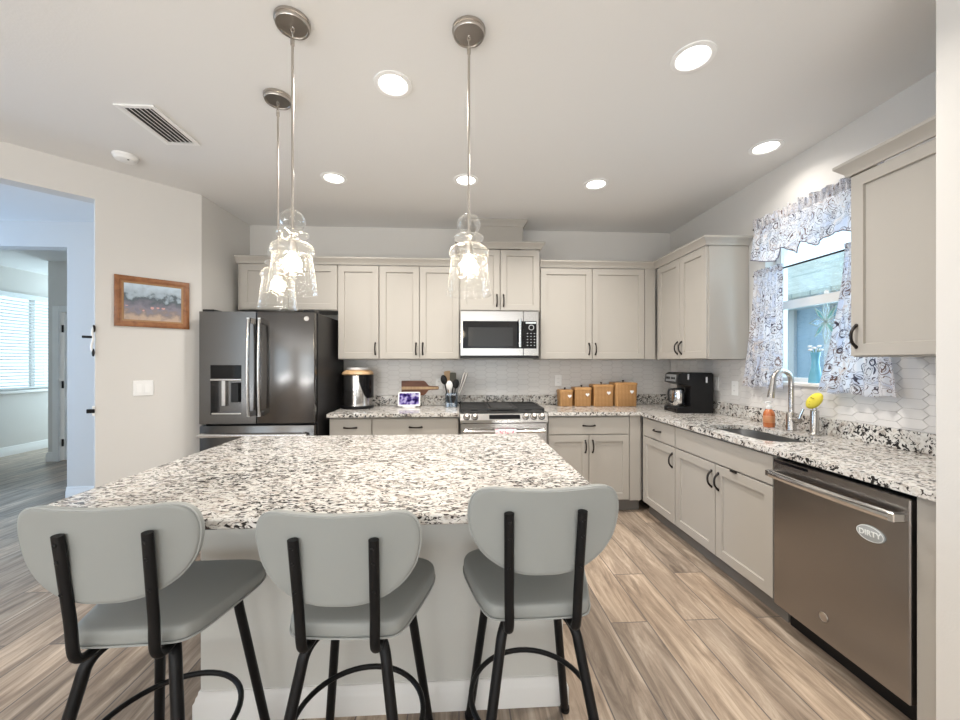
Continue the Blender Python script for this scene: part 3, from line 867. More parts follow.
# ------------------------------------------------------------------ countertops
def slab(xs, ys, mask, z0, z1, hole=None):
    mb = MB(); key = {}; V = []
    def vid(x, y, z):
        q = (round(x, 5), round(y, 5), round(z, 5))
        if q not in key: key[q] = len(V); V.append((x, y, z))
        return key[q]
    F = []
    nx, ny = len(xs) - 1, len(ys) - 1
    def on(i, j): return 0 <= i < nx and 0 <= j < ny and mask[j][i]
    for j in range(ny):
        for i in range(nx):
            if not mask[j][i]: continue
            x0, x1, y0, y1 = xs[i], xs[i + 1], ys[j], ys[j + 1]
            if mask[j][i] == 2:
                r = hole; arc = rrect(x0, x1, y0, y1, r, 8)
                n = len(arc) // 4
                cs = [(x1, y0), (x1, y1), (x0, y1), (x0, y0)]
                for q in range(4):
                    a = arc[q * n:(q + 1) * n]
                    for m_ in range(n - 1):
                        F.append([vid(*cs[q], z1), vid(*a[m_ + 1], z1), vid(*a[m_], z1)])
                for m_ in range(len(arc)):
                    p, q = arc[m_], arc[(m_ + 1) % len(arc)]
                    F.append([vid(*p, z1), vid(*q, z1), vid(*q, z0), vid(*p, z0)])
                continue
            F.append([vid(x0, y0, z1), vid(x1, y0, z1), vid(x1, y1, z1), vid(x0, y1, z1)])
            F.append([vid(x0, y0, z0), vid(x0, y1, z0), vid(x1, y1, z0), vid(x1, y0, z0)])
            if not on(i, j - 1): F.append([vid(x0, y0, z0), vid(x1, y0, z0), vid(x1, y0, z1), vid(x0, y0, z1)])
            if not on(i, j + 1): F.append([vid(x0, y1, z0), vid(x0, y1, z1), vid(x1, y1, z1), vid(x1, y1, z0)])
            if not on(i - 1, j): F.append([vid(x0, y0, z0), vid(x0, y0, z1), vid(x0, y1, z1), vid(x0, y1, z0)])
            if not on(i + 1, j): F.append([vid(x1, y0, z0), vid(x1, y1, z0), vid(x1, y1, z1), vid(x1, y0, z1)])
    return mb.add(V, F)


CZ0, CZ1 = 0.884, 0.914
cl_ = slab([-1.13, 0.003], [BF - 0.045, D - 0.008], [[1]], CZ0, CZ1).build('countertop', M['granite'])
tag(cl_, 'speckled granite countertop between the refrigerator and the oven', 'countertop', 'granite worktops along the walls')
MB().box(-1.13, 0.003, D - 0.024, D - 0.007, CZ1, ZS, 0.002).build('upstand', M['granite'], cl_)
SX0, SX1, SY0, SY1 = 1.715, 2.055, 2.03, 2.62
xs = [0.780, RBX - 0.045, SX0, SX1, RX - 0.008]; ys = [1.21, SY0, SY1, BF - 0.045, D - 0.008]
mask = [[0, 1, 1, 1], [0, 1, 2, 1], [0, 1, 1, 1], [1, 1, 1, 1]]
cr_ = slab(xs, ys, mask, CZ0, CZ1, hole=0.11).build('countertop', M['granite'])
tag(cr_, 'L-shaped speckled granite countertop running under the window around the sink', 'countertop', 'granite worktops along the walls')
u = MB(); u.box(0.780, RX - 0.024, D - 0.024, D - 0.007, CZ1, ZS, 0.002); u.box(RX - 0.024, RX - 0.007, 1.21, D - 0.007, CZ1, ZS, 0.002)
u.build('upstand', M['granite'], cr_)
u = MB().box(0.003, 0.780, D - 0.024, D - 0.007, 0.90, ZS, 0.002).build('range_upstand', M['granite'])
tag(u, 'low granite strip on the wall behind the cooktop', 'backsplash')

# sink bowl
sk = MB(); cx, cy = (SX0 + SX1) / 2, (SY0 + SY1) / 2
ol = rrect(SX0 - 0.006, SX1 + 0.006, SY0 - 0.006, SY1 + 0.006, 0.115, 8)
def sc_(o, s_): return [(cx + (a - cx) * s_, cy + (b - cy) * s_) for a, b in o]
rings = [(1.06, 0.880), (1.0, 0.880), (0.985, 0.72), (0.95, 0.695), (0.12, 0.690)]
vv = []; ff = []; n_ = len(ol)
for s_, z in rings: vv += [(a - cx, b - cy, z - 0.69) for a, b in sc_(ol, s_)]
for i in range(len(rings) - 1):
    for q in range(n_):
        l = (q + 1) % n_; ff.append((i * n_ + q, i * n_ + l, (i + 1) * n_ + l, (i + 1) * n_ + q))
ff.append([(len(rings) - 1) * n_ + q for q in range(n_)])
sk.add(vv, ff)
so = thing('kitchen_sink', 'stainless steel undermount sink bowl set in the granite below the window', 'sink', (cx, cy, 0.69))
bo = sk.build('bowl', M['sink'], so, recalc=False)
MB().lathe([(0.0, 0.004), (0.03, 0.004), (0.042, 0.006), (0.045, 0.002), (0.045, 0.001)], 20).build('drain', M['steel_h'], so)

# island
isl = thing('kitchen_island', 'pale painted island base with white baseboard behind the stools', 'island', (-0.28, 1.90, 0))
MB().box(-0.70, 0.695, -0.388, 0.42, 0.0, 0.883, 0.002).build('body', M['island'], isl)
mb = MB(); mb.sweep([(-0.70, 0.42), (-0.70, -0.388), (0.695, -0.388), (0.695, 0.42)], [(0, 0), (0.018, 0), (0.018, 0.070), (0.013, 0.078), (0.011, 0.090), (0.006, 0.097), (0.005, 0.108), (0, 0.11)])
mb.build('baseboard', M['trim'], isl)
ol = rrect(-1.283, 0.482, 1.118, 2.37, 0.09, 8, corners=(1, 1, 1, 1))
ol = [p for p in ol]
ol = (rrect(-1.283, 0.482, 1.118, 2.37, 0.09, 6, (1, 0, 0, 0))[:7] + rrect(-1.283, 0.482, 1.118, 2.37, 0.015, 3, (0, 1, 1, 0))[1:9] + rrect(-1.283, 0.482, 1.118, 2.37, 0.18, 8, (0, 0, 0, 1))[3:])
mb = MB(); icx, icy = -0.4, 1.744
e = 0.004
def inset(o, q): return [(a + (q if a < icx else -q), b + (q if b < icy else -q)) for a, b in o]
n_ = len(ol); vv = []
for q, z in ((e, 0.0), (0, e), (0, 0.03 - e), (e, 0.03)): vv += [(a - icx, b - icy, z) for a, b in inset(ol, q)]
ff = [list(range(n_))[::-1], [3 * n_ + q for q in range(n_)]]
for i in range(3):
    for q in range(n_):
        l = (q + 1) % n_; ff.append((i * n_ + q, i * n_ + l, (i + 1) * n_ + l, (i + 1) * n_ + q))
mb.add(vv, ff)
io = mb.build('island_countertop', M['granite_island'], None, (icx, icy, CZ0))
tag(io, 'large speckled granite slab on the island with a wide overhang', 'countertop')

# ------------------------------------------------------------------ refrigerator
def fr():
    t = thing('refrigerator', 'dark stainless french-door refrigerator with water dispenser', 'refrigerator', (-1.625, 3.19, 0))
    w = 0.452
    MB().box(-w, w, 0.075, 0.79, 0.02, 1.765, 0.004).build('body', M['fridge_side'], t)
    MB().box(-w + 0.02, w - 0.02, 0.05, 0.09, 0.0, 0.07).build('toe_grille', M['black'], t)
    hz = MB(); hz.box(-w + 0.01, -w + 0.10, 0.02, 0.14, 1.765, 1.785, 0.004); hz.box(w - 0.10, w - 0.01, 0.02, 0.14, 1.765, 1.785, 0.004)
    hz.build('hinge_cover', M['black'], t)
    # left door, built around the dispenser recess
    d = MB(); x0, x1, z0, z1 = -w, -0.012, 0.862, 1.765
    cx0, cx1, cz0, cz1 = -0.365, -0.125, 0.935, 1.225
    for b_ in ((x0, cx0, z0, z1), (cx1, x1, z0, z1), (cx0, cx1, z0, cz0), (cx0, cx1, cz1, z1)): d.box(b_[0], b_[1], 0.0, 0.07, b_[2], b_[3])
    d.box(cx0, cx1, 0.058, 0.07, cz0, cz1)
    for sx_ in (x0,):
        d.tube([(x0 + 0.004, 0.006, z0), (x0 + 0.004, 0.006, z1)], 0.006, 10)
    dl = d.build('door', M['slate'], t)
    MB().box(cx0, cx1, -0.003, 0.003, cz1, 1.335, 0.002).build('display_panel', M['blackglass'], dl)
    MB().box(cx0 + 0.003, cx1 - 0.003, 0.004, 0.056, cz0 + 0.001, cz0 + 0.014, 0.002).build('drip_tray', M['steel_h'], dl)
    mb = MB(); mb.box(-0.30, -0.27, 0.03, 0.056, 1.00, 1.215, 0.003); mb.build('water_lever', M['steel_h'], dl)
    mb = MB(); mb.box(-0.225, -0.165, 0.03, 0.056, 1.03, 1.19, 0.003); mb.build('ice_lever', M['black'], dl)
    mb = MB(); mb.tube([(cx0, 0.004, cz1 - 0.008), (cx1, 0.004, cz1 - 0.008)], 0.009, 10); mb.build('nozzle_bar', M['steel_h'], dl)
    d = MB().box(-0.006, w - 0.004, 0.0, 0.07, 0.862, 1.765, 0.006)
    dr_ = d.build('door', M['slate'], t)
    for o_, x in ((dl, -0.045), (dr_, 0.040)):
        h = MB()
        pts = []
        for i in range(17):
            tt = -1 + i / 8
            pts.append((x, -0.062 + 0.014 * tt * tt, 1.317 + tt * 0.385))
        h.tube(pts, 0.0155, 12, sx=1.0, sy=0.75)
        for z in (0.945, 1.69): h.box(x - 0.013, x + 0.013, -0.055, 0.004, z - 0.022, z + 0.022, 0.003)
        h.build('handle', M['steel_h'], o_)
    bd = MB(); bd.lathe([(0, 0.0035), (0.013, 0.0035), (0.013, 0.002), (0.018, 0.002), (0.020, 0.0035), (0.021, 0.0)], 24, f=lambda p: (0.388 + p[0], -p[2] , 1.712 + p[1]))
    bd.build('badge', M['nickel'], dr_)
    fz = MB().box(-w, w - 0.004, 0.0, 0.07, 0.46, 0.846, 0.006).build('freezer_drawer', M['slate'], t)
    h = MB(); h.tube([(-0.43, -0.05, 0.775), (0.41, -0.05, 0.775)], 0.016, 12)
    for x in (-0.40, 0.38): h.box(x - 0.015, x + 0.015, -0.05, 0.004, 0.757, 0.793, 0.003)
    h.build('handle', M['steel_h'], fz)
    fz2 = MB().box(-w, w - 0.004, 0.0, 0.07, 0.075, 0.445, 0.006).build('freezer_drawer', M['slate'], t)
    h = MB(); h.tube([(-0.41, -0.05, 0.39), (0.41, -0.05, 0.39)], 0.014, 12)
    for x in (-0.38, 0.38): h.box(x - 0.015, x + 0.015, -0.05, 0.004, 0.372, 0.408, 0.003)
    h.build('handle', M['steel_h'], fz2)
fr()


# ------------------------------------------------------------------ microwave, range, dishwasher
def micro():
    t = thing('microwave', 'stainless over-the-range microwave with black window', 'microwave', (0.381, 3.60, 1.398))
    w = 0.370
    MB().box(-w, w, 0.015, D - 3.60 - 0.01, 0.0, 0.444, 0.003).build('body', M['black'], t)
    d = MB().box(-w, 0.222, -0.022, 0.014, 0.020, 0.440, 0.004).build('door', M['steel'], t)
    wi = MB().box(-w + 0.024, 0.2215, -0.0245, -0.021, 0.088, 0.345, 0.001).build('window', M['blackglass'], d)
    MB().box(-w + 0.075, 0.125, -0.0252, -0.0244, 0.110, 0.285).build('mesh_screen', pbr('grey_screen', (0.02, 0.02, 0.02), 0.2, spec=0.3), wi)
    h = MB(); h.tube([(0.185, -0.06, 0.10), (0.185, -0.06, 0.36)], 0.015, 12)
    for z in (0.125, 0.335): h.box(0.172, 0.198, -0.058, -0.018, z - 0.015, z + 0.015, 0.003)
    h.build('handle', M['steel_h'], d)
    c = MB().box(0.225, w, -0.022, 0.014, 0.020, 0.440, 0.004).build('control_panel', M['steel'], t)
    MB().box(0.2265, w - 0.022, -0.0245, -0.021, 0.088, 0.345, 0.001).build('keypad', M['blackglass'], c)
    kb = MB()
    for i in range(5):
        for j in range(3): kb.box(0.256 + j * 0.033, 0.268 + j * 0.033, -0.0255, -0.0244, 0.115 + i * 0.028, 0.121 + i * 0.028)
    kb.lathe([(0.020, 0.0), (0.026, 0.0), (0.026, 0.001), (0.020, 0.001), (0.020, 0.0)], 24, f=lambda p: (0.298 + p[0], -0.0244 - p[2], 0.286 + p[1]))
    kb.build('keys', pbr('key_print', (0.42, 0.43, 0.44), 0.5), c)
    MB().box(0.245, 0.343, -0.0256, -0.0244, 0.322, 0.338).build('clock_display', pbr('clock_print', (0.55, 0.6, 0.62), 0.4), c)
    g = MB(); g.box(-w, w, -0.018, 0.014, 0.0, 0.017, 0.002); g.build('vent_grille', M['black'], t)
micro()


def stove():
    t = thing('oven_range', 'stainless slide-in gas range with black grates and front knobs', 'range', (0.391, 3.34, 0))
    w = 0.379
    MB().box(-w, w, 0.04, 0.63, 0.08, 0.898, 0.002).build('body', M['black'], t)
    MB().box(-w, w, 0.035, 0.630, 0.900, 0.916, 0.004).build('cooktop', M['castiron'], t)
    for cx in (-0.25, 0.0, 0.25):
        g = MB(); hw = 0.118
        for x in (-hw, hw): g.box(cx + x - 0.006, cx + x + 0.006, 0.07, 0.60, 0.932, 0.948, 0.002)
        for y in (0.075, 0.20, 0.335, 0.47, 0.595): g.box(cx - hw, cx + hw, y - 0.006, y + 0.006, 0.932, 0.948, 0.002)
        for x in (-hw, hw):
            for y in (0.08, 0.59): g.box(cx + x - 0.008, cx + x + 0.008, y - 0.008, y + 0.008, 0.916, 0.933)
        if cx == 0: g.box(cx - 0.10, cx + 0.10, 0.12, 0.55, 0.940, 0.953, 0.004)
        g.build('grate', M['castiron'], t)
    for x, y in ((-0.25, 0.18), (-0.25, 0.46), (0.25, 0.18), (0.25, 0.46)):
        MB().lathe([(0.0, 0.014), (0.030, 0.014), (0.034, 0.010), (0.036, 0.0)], 20, (x, y, 0.916)).build('burner', M['black'], t)
    # sloped control panel
    p = MB(); p.prism([(0.04, 0.916), (-0.005, 0.908), (-0.042, 0.858), (-0.042, 0.835), (0.04, 0.835)], -w - 0.002, w + 0.002, lambda a, b, h: (h, a, b))
    cp = p.build('control_panel', M['steel_h'], t)
    nrm = Vector((0, -0.050, 0.037)).normalized(); tl = Vector((0, -0.037, -0.050)).normalized()
    def onp(x, s_, o): return Vector((x, -0.005, 0.908)) + tl * s_ + nrm * o
    for x in (-0.325, -0.255, 0.19, 0.26, 0.33):
        kn = MB()
        def f(q, x=x): b_ = onp(x + q[0], 0.030, q[2]) + tl * q[1]; return tuple(b_)
        kn.lathe([(0.0, 0.030), (0.015, 0.030), (0.018, 0.027), (0.020, 0.006), (0.024, 0.004), (0.025, 0.0005)], 22, f=f)
        ko = kn.build('knob', M['nickel'], cp)
        sk = MB(); sk.lathe([(0.0255, 0.0005), (0.0255, 0.005), (0.030, 0.005), (0.030, 0.0005)], 22, f=f); sk.build('skirt', M['black'], ko)
    dp = MB(); dp.add([tuple(onp(x, s_, o)) for o in (0.0005, 0.002) for s_ in (0.012, 0.052) for x in (-0.13, 0.14)], [(0, 2, 3, 1), (4, 5, 7, 6), (0, 1, 5, 4), (1, 3, 7, 5), (3, 2, 6, 7), (2, 0, 4, 6)])
    dp.build('display', M['blackglass'], cp)
    d = MB().box(-w, w, -0.015, 0.038, 0.22, 0.826, 0.004).build('oven_door', M['steel'], t)
    MB().box(-w + 0.06, w - 0.06, -0.018, -0.014, 0.33, 0.66, 0.001).build('window', M['blackglass'], d)
    h = MB(); h.tube([(-w + 0.03, -0.065, 0.762), (w - 0.03, -0.065, 0.762)], 0.015, 12)
    for x in (-w + 0.05, w - 0.05): h.box(x - 0.013, x + 0.013, -0.06, -0.012, 0.747, 0.777, 0.003)
    h.build('handle', M['steel_h'], d)
    MB().box(-w, w, -0.012, 0.038, 0.085, 0.212, 0.004).build('warming_drawer', M['steel'], t)
    lf = MB()
    for x in (-0.33, 0.33):
        for y in (0.10, 0.56): lf.lathe([(0.018, 0.08), (0.018, 0.0), (0, 0)], 12, (x, y, 0))
    lf.build('levelling_feet', M['black'], t)
stove()
tw = MB(); prof = []
for i in range(13): prof.append((-0.0175 * math.cos(PI * i / 12) , 0.0185 * math.sin(PI * i / 12)))
prof = [(-0.019, -0.30)] + prof + [(0.019, -0.24)]
def towel_ring(o): return [(a * (1 + o), b + (o * 0.02 if b > -0.1 else 0)) for a, b in prof]
nx = 12; vv = []; ff = []; kp = len(prof)
for s_ in (0, 0.16):
    for i in range(nx + 1):
        x = -0.09 + 0.18 * i / nx
        vv += [(x, a + 0.0025 * math.sin(i * 1.7) * (1 if b < -0.05 else 0), b) for a, b in towel_ring(s_)]
N1 = (nx + 1) * kp
for i in range(nx):
    for q in range(kp - 1):
        a = i * kp + q
        ff.append((a, a + 1, a + kp + 1, a + kp)); ff.append((N1 + a, N1 + a + kp, N1 + a + kp + 1, N1 + a + 1))
for q in range(kp - 1):
    ff.append((q, N1 + q, N1 + q + 1, q + 1)); a = nx * kp + q; ff.append((a, a + 1, N1 + a + 1, N1 + a))
for i in range(nx):
    for q in (0, kp - 1):
        a = i * kp + q; ff.append((a, a + kp, N1 + a + kp, N1 + a))
tw.add(vv, ff)
to = tw.build('dish_towel', M['towel'], None, (0.40, 3.275, 0.7625))
tag(to, 'white and red printed dish towel hung over the oven handle', 'towel')


def dish():
    t = thing('dishwasher', 'dark stainless dishwasher with bar handle under the granite', 'dishwasher', (RBX, 1.898, 0), -PI / 2)
    w = 0.606
    MB().box(0.004, w + 0.004, 0.02, 0.57, 0.10, 0.876).build('tub', M['black'], t)
    MB().box(0.004, w + 0.004, 0.06, 0.09, 0, 0.10).build('toe_kick', M['black'], t)
    d = MB().box(0.006, w, -0.034, 0.018, 0.118, 0.862, 0.004).build('door', M['dwsteel'], t)
    h = MB(); pts = []
    for i in range(13):
        tt = -1 + i / 6
        pts.append((0.303 + tt * 0.285, -0.086 + 0.012 * tt * tt, 0.792))
    h.tube(pts, 0.019, 12, sx=1.0, sy=0.55)
    h.box(0.010, 0.034, -0.085, -0.03, 0.776, 0.808, 0.003); h.box(0.572, 0.596, -0.085, -0.03, 0.776, 0.808, 0.003)
    h.build('handle', M['steel_h'], d)
    mb = MB(); mb.lathe([(0, 0.0025), (0.012, 0.0025), (0.012, 0.0015), (0.017, 0.0015), (0.019, 0.003), (0.020, 0.0)], 24, f=lambda p: (0.279 + p[0], -0.034 - p[2], 0.224 + p[1]))
    mb.build('badge', M['nickel'], d)
    mb = MB().box(0.01, 0.2, -0.036, -0.033, 0.845, 0.858)
    mb.build('control_strip', M['blackglass'], d)
    return t
dish()
mg = thing('magnet', 'grey oval magnet reading DIRTY on the dishwasher door', 'magnet', (RBX - 0.034, 1.423, 0.682), -PI / 2)
mb = MB(); mb.lathe([(0, 0.006), (0.9, 0.006), (0.97, 0.005), (1.0, 0.0005), (0, 0.0005)], 40, f=lambda p: (p[0] * 0.052, -p[2], p[1] * 0.031)); mb.build('plate', M['magnet'], mg)
mb = MB(); mb.tube([(0.049 * math.cos(2 * PI * i / 40), -0.0062, 0.028 * math.sin(2 * PI * i / 40)) for i in range(40)], 0.0012, 6, closed=True); mb.build('rim', M['lettering'], mg)
fc = bpy.data.curves.new('lettering', 'FONT'); fc.body = 'DIRTY'; fc.size = 0.029; fc.align_x = 'CENTER'; fc.align_y = 'CENTER'; fc.extrude = 0.0006; fc.offset = 0.0006
fo = bpy.data.objects.new('lettering', fc); COL.objects.link(fo); fo.data.materials.append(M['lettering']); fo.parent = mg
fo.location = (0, -0.0068, 0); fo.rotation_euler = (R(90), R(-4), 0)
bpy.context.view_layer.update()
fme = bpy.data.meshes.new_from_object(fo.evaluated_get(bpy.context.evaluated_depsgraph_get()))
fo2 = bpy.data.objects.new('lettering', fme); COL.objects.link(fo2); fo2.parent = mg; fo2.location = fo.location; fo2.rotation_euler = fo.rotation_euler
bpy.data.objects.remove(fo); fo2.name = 'lettering'

# ------------------------------------------------------------------ bar stools
def outline_back(n=72):
    # rounded shield: broad with round shoulders at the top, narrowing to a round foot
    W_, zt, zb = 0.205, 1.012, 0.768
    ctrl = [(0, zt - 0.003), (0.09, zt - 0.001), (0.155, zt), (0.190, zt - 0.016), (0.206, zt - 0.052), (0.206, zt - 0.098), (0.192, zt - 0.150), (0.157, zt - 0.196), (0.106, zt - 0.228), (0.052, zt - 0.242), (0.0, zb)]
    rt = smooth_path([(a, b, 0) for a, b in ctrl], 5)
    rt = [(p.x, p.y) for p in rt]
    return rt + [(-a, b) for a, b in rt[-2:0:-1]]


def outline_seat():
    ctrl = [(0, 0.195), (0.10, 0.193), (0.168, 0.180), (0.205, 0.142), (0.211, 0.085), (0.195, 0.0), (0.172, -0.09), (0.155, -0.140), (0.128, -0.166), (0.06, -0.172), (0, -0.173)]
    rt = [(p.x, p.y) for p in smooth_path([(a, b, 0) for a, b in ctrl], 5)]
    return rt + [(-a, b) for a, b in rt[-2:0:-1]]


def make_stool(label, loc, rotz):
    t = thing('bar_stool', label, 'bar stool', loc, rotz, 'grey upholstered stools along the island')
    th = 0.042
    lay = [(0, -th / 2), (0.6, -th / 2), (0.9, -th / 2)]
    for i in range(7):
        a = R(-90 + 180 * i / 6); lay.append((0.965 + 0.035 * math.cos(a), th / 2 * math.sin(a)))
    lay += [(0.90, th / 2 + 0.003), (0.7, th / 2 + 0.006), (0.4, th / 2 + 0.007), (0, th / 2 + 0.007)]
    s_ = MB(); s_.pad(outline_seat(), lay, lambda a, b, h: (a, b, 0.636 + h + 0.10 * max(0, -b - 0.12) * 0.5))
    seat = s_.build('seat', M['leather'], t, angle=60)
    sp = MB(); ol = outline_seat(); sp.tube([(a * 1.002, b * 1.002, 0.620) for a, b in ol], 0.0028, 6, closed=True); sp.build('piping', M['piping'], seat)
    def cv(a, b, h):          # the backrest wraps round the sitter and leans back
        y = -0.200 - (b - 0.768) * 0.115 + 0.9 * a * a
        return (a, y + h, b)
    tb = 0.030
    lay = [(0, -tb / 2), (0.6, -tb / 2), (0.93, -tb / 2)]
    for i in range(7):
        a = R(-90 + 180 * i / 6); lay.append((0.975 + 0.025 * math.cos(a), tb / 2 * math.sin(a)))
    lay += [(0.9, tb / 2 + 0.003), (0.6, tb / 2 + 0.006), (0, tb / 2 + 0.007)]
    b_ = MB(); ob = outline_back(); b_.pad(ob, lay, cv)
    bk = b_.build('backrest', M['leather'], t, angle=60)
    bcx = sum(p[0] for p in ob) / len(ob); bcy = sum(p[1] for p in ob) / len(ob)
    p_ = MB(); p_.tube([cv(bcx + (a - bcx) * 1.0, bcy + (b - bcy) * 1.0, -tb / 2 + 0.006) for a, b in ob], 0.0022, 6, closed=True); p_.build('piping', M['piping'], bk)
    for sx in (-1, 1):
        x = 0.101 * sx
        pts = []
        for i in range(9):
            z = 0.952 - i * 0.033
            pts.append((x - sx * 0.0006 * i, cv(x, max(z, 0.70), -tb / 2)[1] - 0.012, z))
        y = pts[-1][1]
        pts += [(x - sx * 0.006, y + 0.003, 0.640), (x - sx * 0.006, y + 0.012, 0.614), (x - sx * 0.007, y + 0.032, 0.602), (x - sx * 0.009, y + 0.075, 0.602), (x - sx * 0.012, y + 0.16, 0.604)]
        u_ = MB(); u_.tube(smooth_path(pts, 3), 0.0135, 12, sx=0.8, sy=1.0)
        up = u_.build('upright', M['blackmetal'], t)
        for z in (0.93, 0.885, 0.80):
            q = MB(); yy = cv(x, z, -tb / 2)[1] - 0.0225
            q.lathe([(0, 0.003), (0.004, 0.0025), (0.005, 0.0)], 10, f=lambda p, yy=yy, z=z: (x * 0.99 + p[0], yy - p[2], z + p[1]))
            q.build('bolt', M['blackmetal'], up)
        # rear leg bends out from under the seat
        l_ = MB(); l_.tube(smooth_path([(sx * 0.055, -0.075, 0.600), (sx * 0.085, -0.120, 0.597), (sx * 0.108, -0.152, 0.568), (sx * 0.121, -0.168, 0.500), (sx * 0.160, -0.212, 0.27), (sx * 0.205, -0.262, 0.006)], 5), 0.0150, 12); lg = l_.build('leg', M['blackmetal'], t)
        MB().lathe([(0, 0), (0.017, 0), (0.018, 0.004), (0.018, 0.016), (0, 0.016)], 14, (sx * 0.205, -0.262, 0)).build('foot_cap', M['blackmetal'], lg)
        l_ = MB(); l_.tube(smooth_path([(sx * 0.055, 0.05, 0.600), (sx * 0.090, 0.095, 0.597), (sx * 0.118, 0.122, 0.568), (sx * 0.128, 0.132, 0.500), (sx * 0.155, 0.168, 0.27), (sx * 0.186, 0.208, 0.006)], 5), 0.0150, 12); lg = l_.build('leg', M['blackmetal'], t)
        MB().lathe([(0, 0), (0.017, 0), (0.018, 0.004), (0.018, 0.016), (0, 0.016)], 14, (sx * 0.186, 0.208, 0)).build('foot_cap', M['blackmetal'], lg)
    pl = MB(); pl.box(-0.075, 0.075, -0.10, 0.10, 0.598, 0.610, 0.002); pl.build('seat_plate', M['blackmetal'], t)
    rg = MB(); rg.tube([(0.192 * math.cos(2 * PI * i / 48), -0.035 + 0.192 * math.sin(2 * PI * i / 48), 0.285) for i in range(48)], 0.0085, 10, closed=True)
    rg.build('footrest_ring', M['blackmetal'], t)
    return t


st = make_stool('bar stool at the island corner nearest the dishwasher and tiled aisle', (0.230, 1.262, 0), 0.021)
def lower_back(root, dz, dx=0.0):       # the backrest bolts to its uprights a little lower
    for c_ in root.children:
        if c_.name.startswith('backrest'): c_.location.z = -dz; c_.location.x = dx; c_.scale.x = 1.035
        if c_.name.startswith('upright'):
            k_ = 1 - dz / 0.35; c_.scale.z = k_; c_.location.z = 0.602 * (1 - k_)
s2 = dup(st, (-0.300, 1.213, 0), -0.055, 'bar stool between the other two stools, below the pendants'); lower_back(s2, 0.038, -0.004)
s3 = dup(st, (-0.869, 1.217, 0), 0.03, 'bar stool at the island corner nearest the hall doorway'); lower_back(s3, 0.012, -0.020)
lower_back(st, 0.0, 0.006)

# ------------------------------------------------------------------ pendants and ceiling fittings
def make_pendant(label, loc):
    t = thing('pendant_light', label, 'pendant lamp', loc, 0, 'glass pendant lamps over the island')
    MB().lathe([(0, -0.022), (0.056, -0.022), (0.057, -0.027), (0.063, -0.027), (0.065, -0.024), (0.065, -0.014), (0.069, -0.012), (0.069, -0.001), (0, -0.001)], 36).build('canopy', M['nickel'], t)
    lp = MB()
    lp.tube([(0.006 * math.cos(a), 0, -0.036 + 0.011 * math.sin(a)) for a in [2 * PI * i / 16 for i in range(16)]], 0.0022, 6, closed=True)
    lp.tube([(0, 0.006 * math.cos(a), -0.055 + 0.012 * math.sin(a)) for a in [2 * PI * i / 16 for i in range(16)]], 0.0022, 6, closed=True)
    lp.tube([(0.006 * math.cos(a), 0, -0.073 + 0.010 * math.sin(a)) for a in [2 * PI * i / 16 for i in range(16)]], 0.0022, 6, closed=True)
    lp.build('hanging_loop', M['nickel'], t)
    rd = MB(); rd.tube([(0, 0, -0.082), (0, 0, -0.775)], 0.0052, 12); rd.lathe([(0.0, -0.080), (0.008, -0.080), (0.008, -0.10), (0.005, -0.102)], 12)
    rd.build('rod', M['nickel'], t)
    z0 = -1.107
    prof = [(0.012, 0.338), (0.022, 0.334), (0.040, 0.320), (0.048, 0.300), (0.046, 0.280), (0.034, 0.262), (0.026, 0.254), (0.034, 0.250), (0.056, 0.246), (0.063, 0.238), (0.056, 0.229), (0.036, 0.225), (0.030, 0.220),
            (0.038, 0.214), (0.062, 0.204), (0.078, 0.190), (0.083, 0.175), (0.081, 0.164), (0.074, 0.158), (0.075, 0.150), (0.083, 0.085), (0.092, 0.015), (0.095, 0.002), (0.094, 0.0), (0.091, 0.004)]
    inner = [(r_ - 0.003, z) for r_, z in prof[::-1][2:]]
    MB().lathe([(r_, z + z0) for r_, z in smooth2(prof)], 40).build('shade', M['glass_shade'], t, angle=80, recalc=False)
    sk_ = MB(); sk_.lathe([(0, 0.0), (0.006, 0.0), (0.006, -0.125), (0.015, -0.128), (0.016, -0.165), (0.013, -0.175), (0.0, -0.176)], 20, (0, 0, -0.765)); sk_.build('socket', M['nickel'], t)
    MB().lathe([(0, 0.040), (0.011, 0.040), (0.014, 0.028), (0.028, 0.014), (0.034, -0.004), (0.031, -0.021), (0.020, -0.034), (0.0, -0.040)], 24, (0, 0, -0.978)).build('bulb', M['bulb'], t, angle=80)
    return t


def smooth2(p):
    return [(q.x, q.y) for q in smooth_path([(a, b, 0) for a, b in p], 3)]


pd = make_pendant('seeded glass pendant hanging nearest the microwave, above the aisle end of the island', (0.041, 1.600, H))
dup(pd, (-0.675, 1.597, H), 0.5, 'seeded glass pendant hanging in front of its partially hidden twin')
dup(pd, (-0.945, 2.060, H), 1.1, 'seeded glass pendant partly hidden behind another, nearest the refrigerator')


def make_can(label, loc):
    t = thing('recessed_light', label, 'ceiling light', loc, 0, 'round recessed lights in the ceiling')
    MB().lathe([(0.094, -0.0005), (0.093, -0.006), (0.074, -0.008), (0.068, -0.004), (0.066, -0.0005)], 40).build('trim_ring', M['white'], t)
    MB().lathe([(0, -0.0035), (0.050, -0.0035), (0.067, -0.0012)], 36).build('lens', M['lens'], t)
    d = bpy.data.lights.new('lamp', 'AREA'); d.shape = 'DISK'; d.size = 0.12; d.energy = CAN_POWER; d.color = (1.0, 0.95, 0.88); d.spread = R(140)
    o = bpy.data.objects.new('lamp', d); COL.objects.link(o); o.parent = t; o.location = (0, 0, -0.012)
    return t


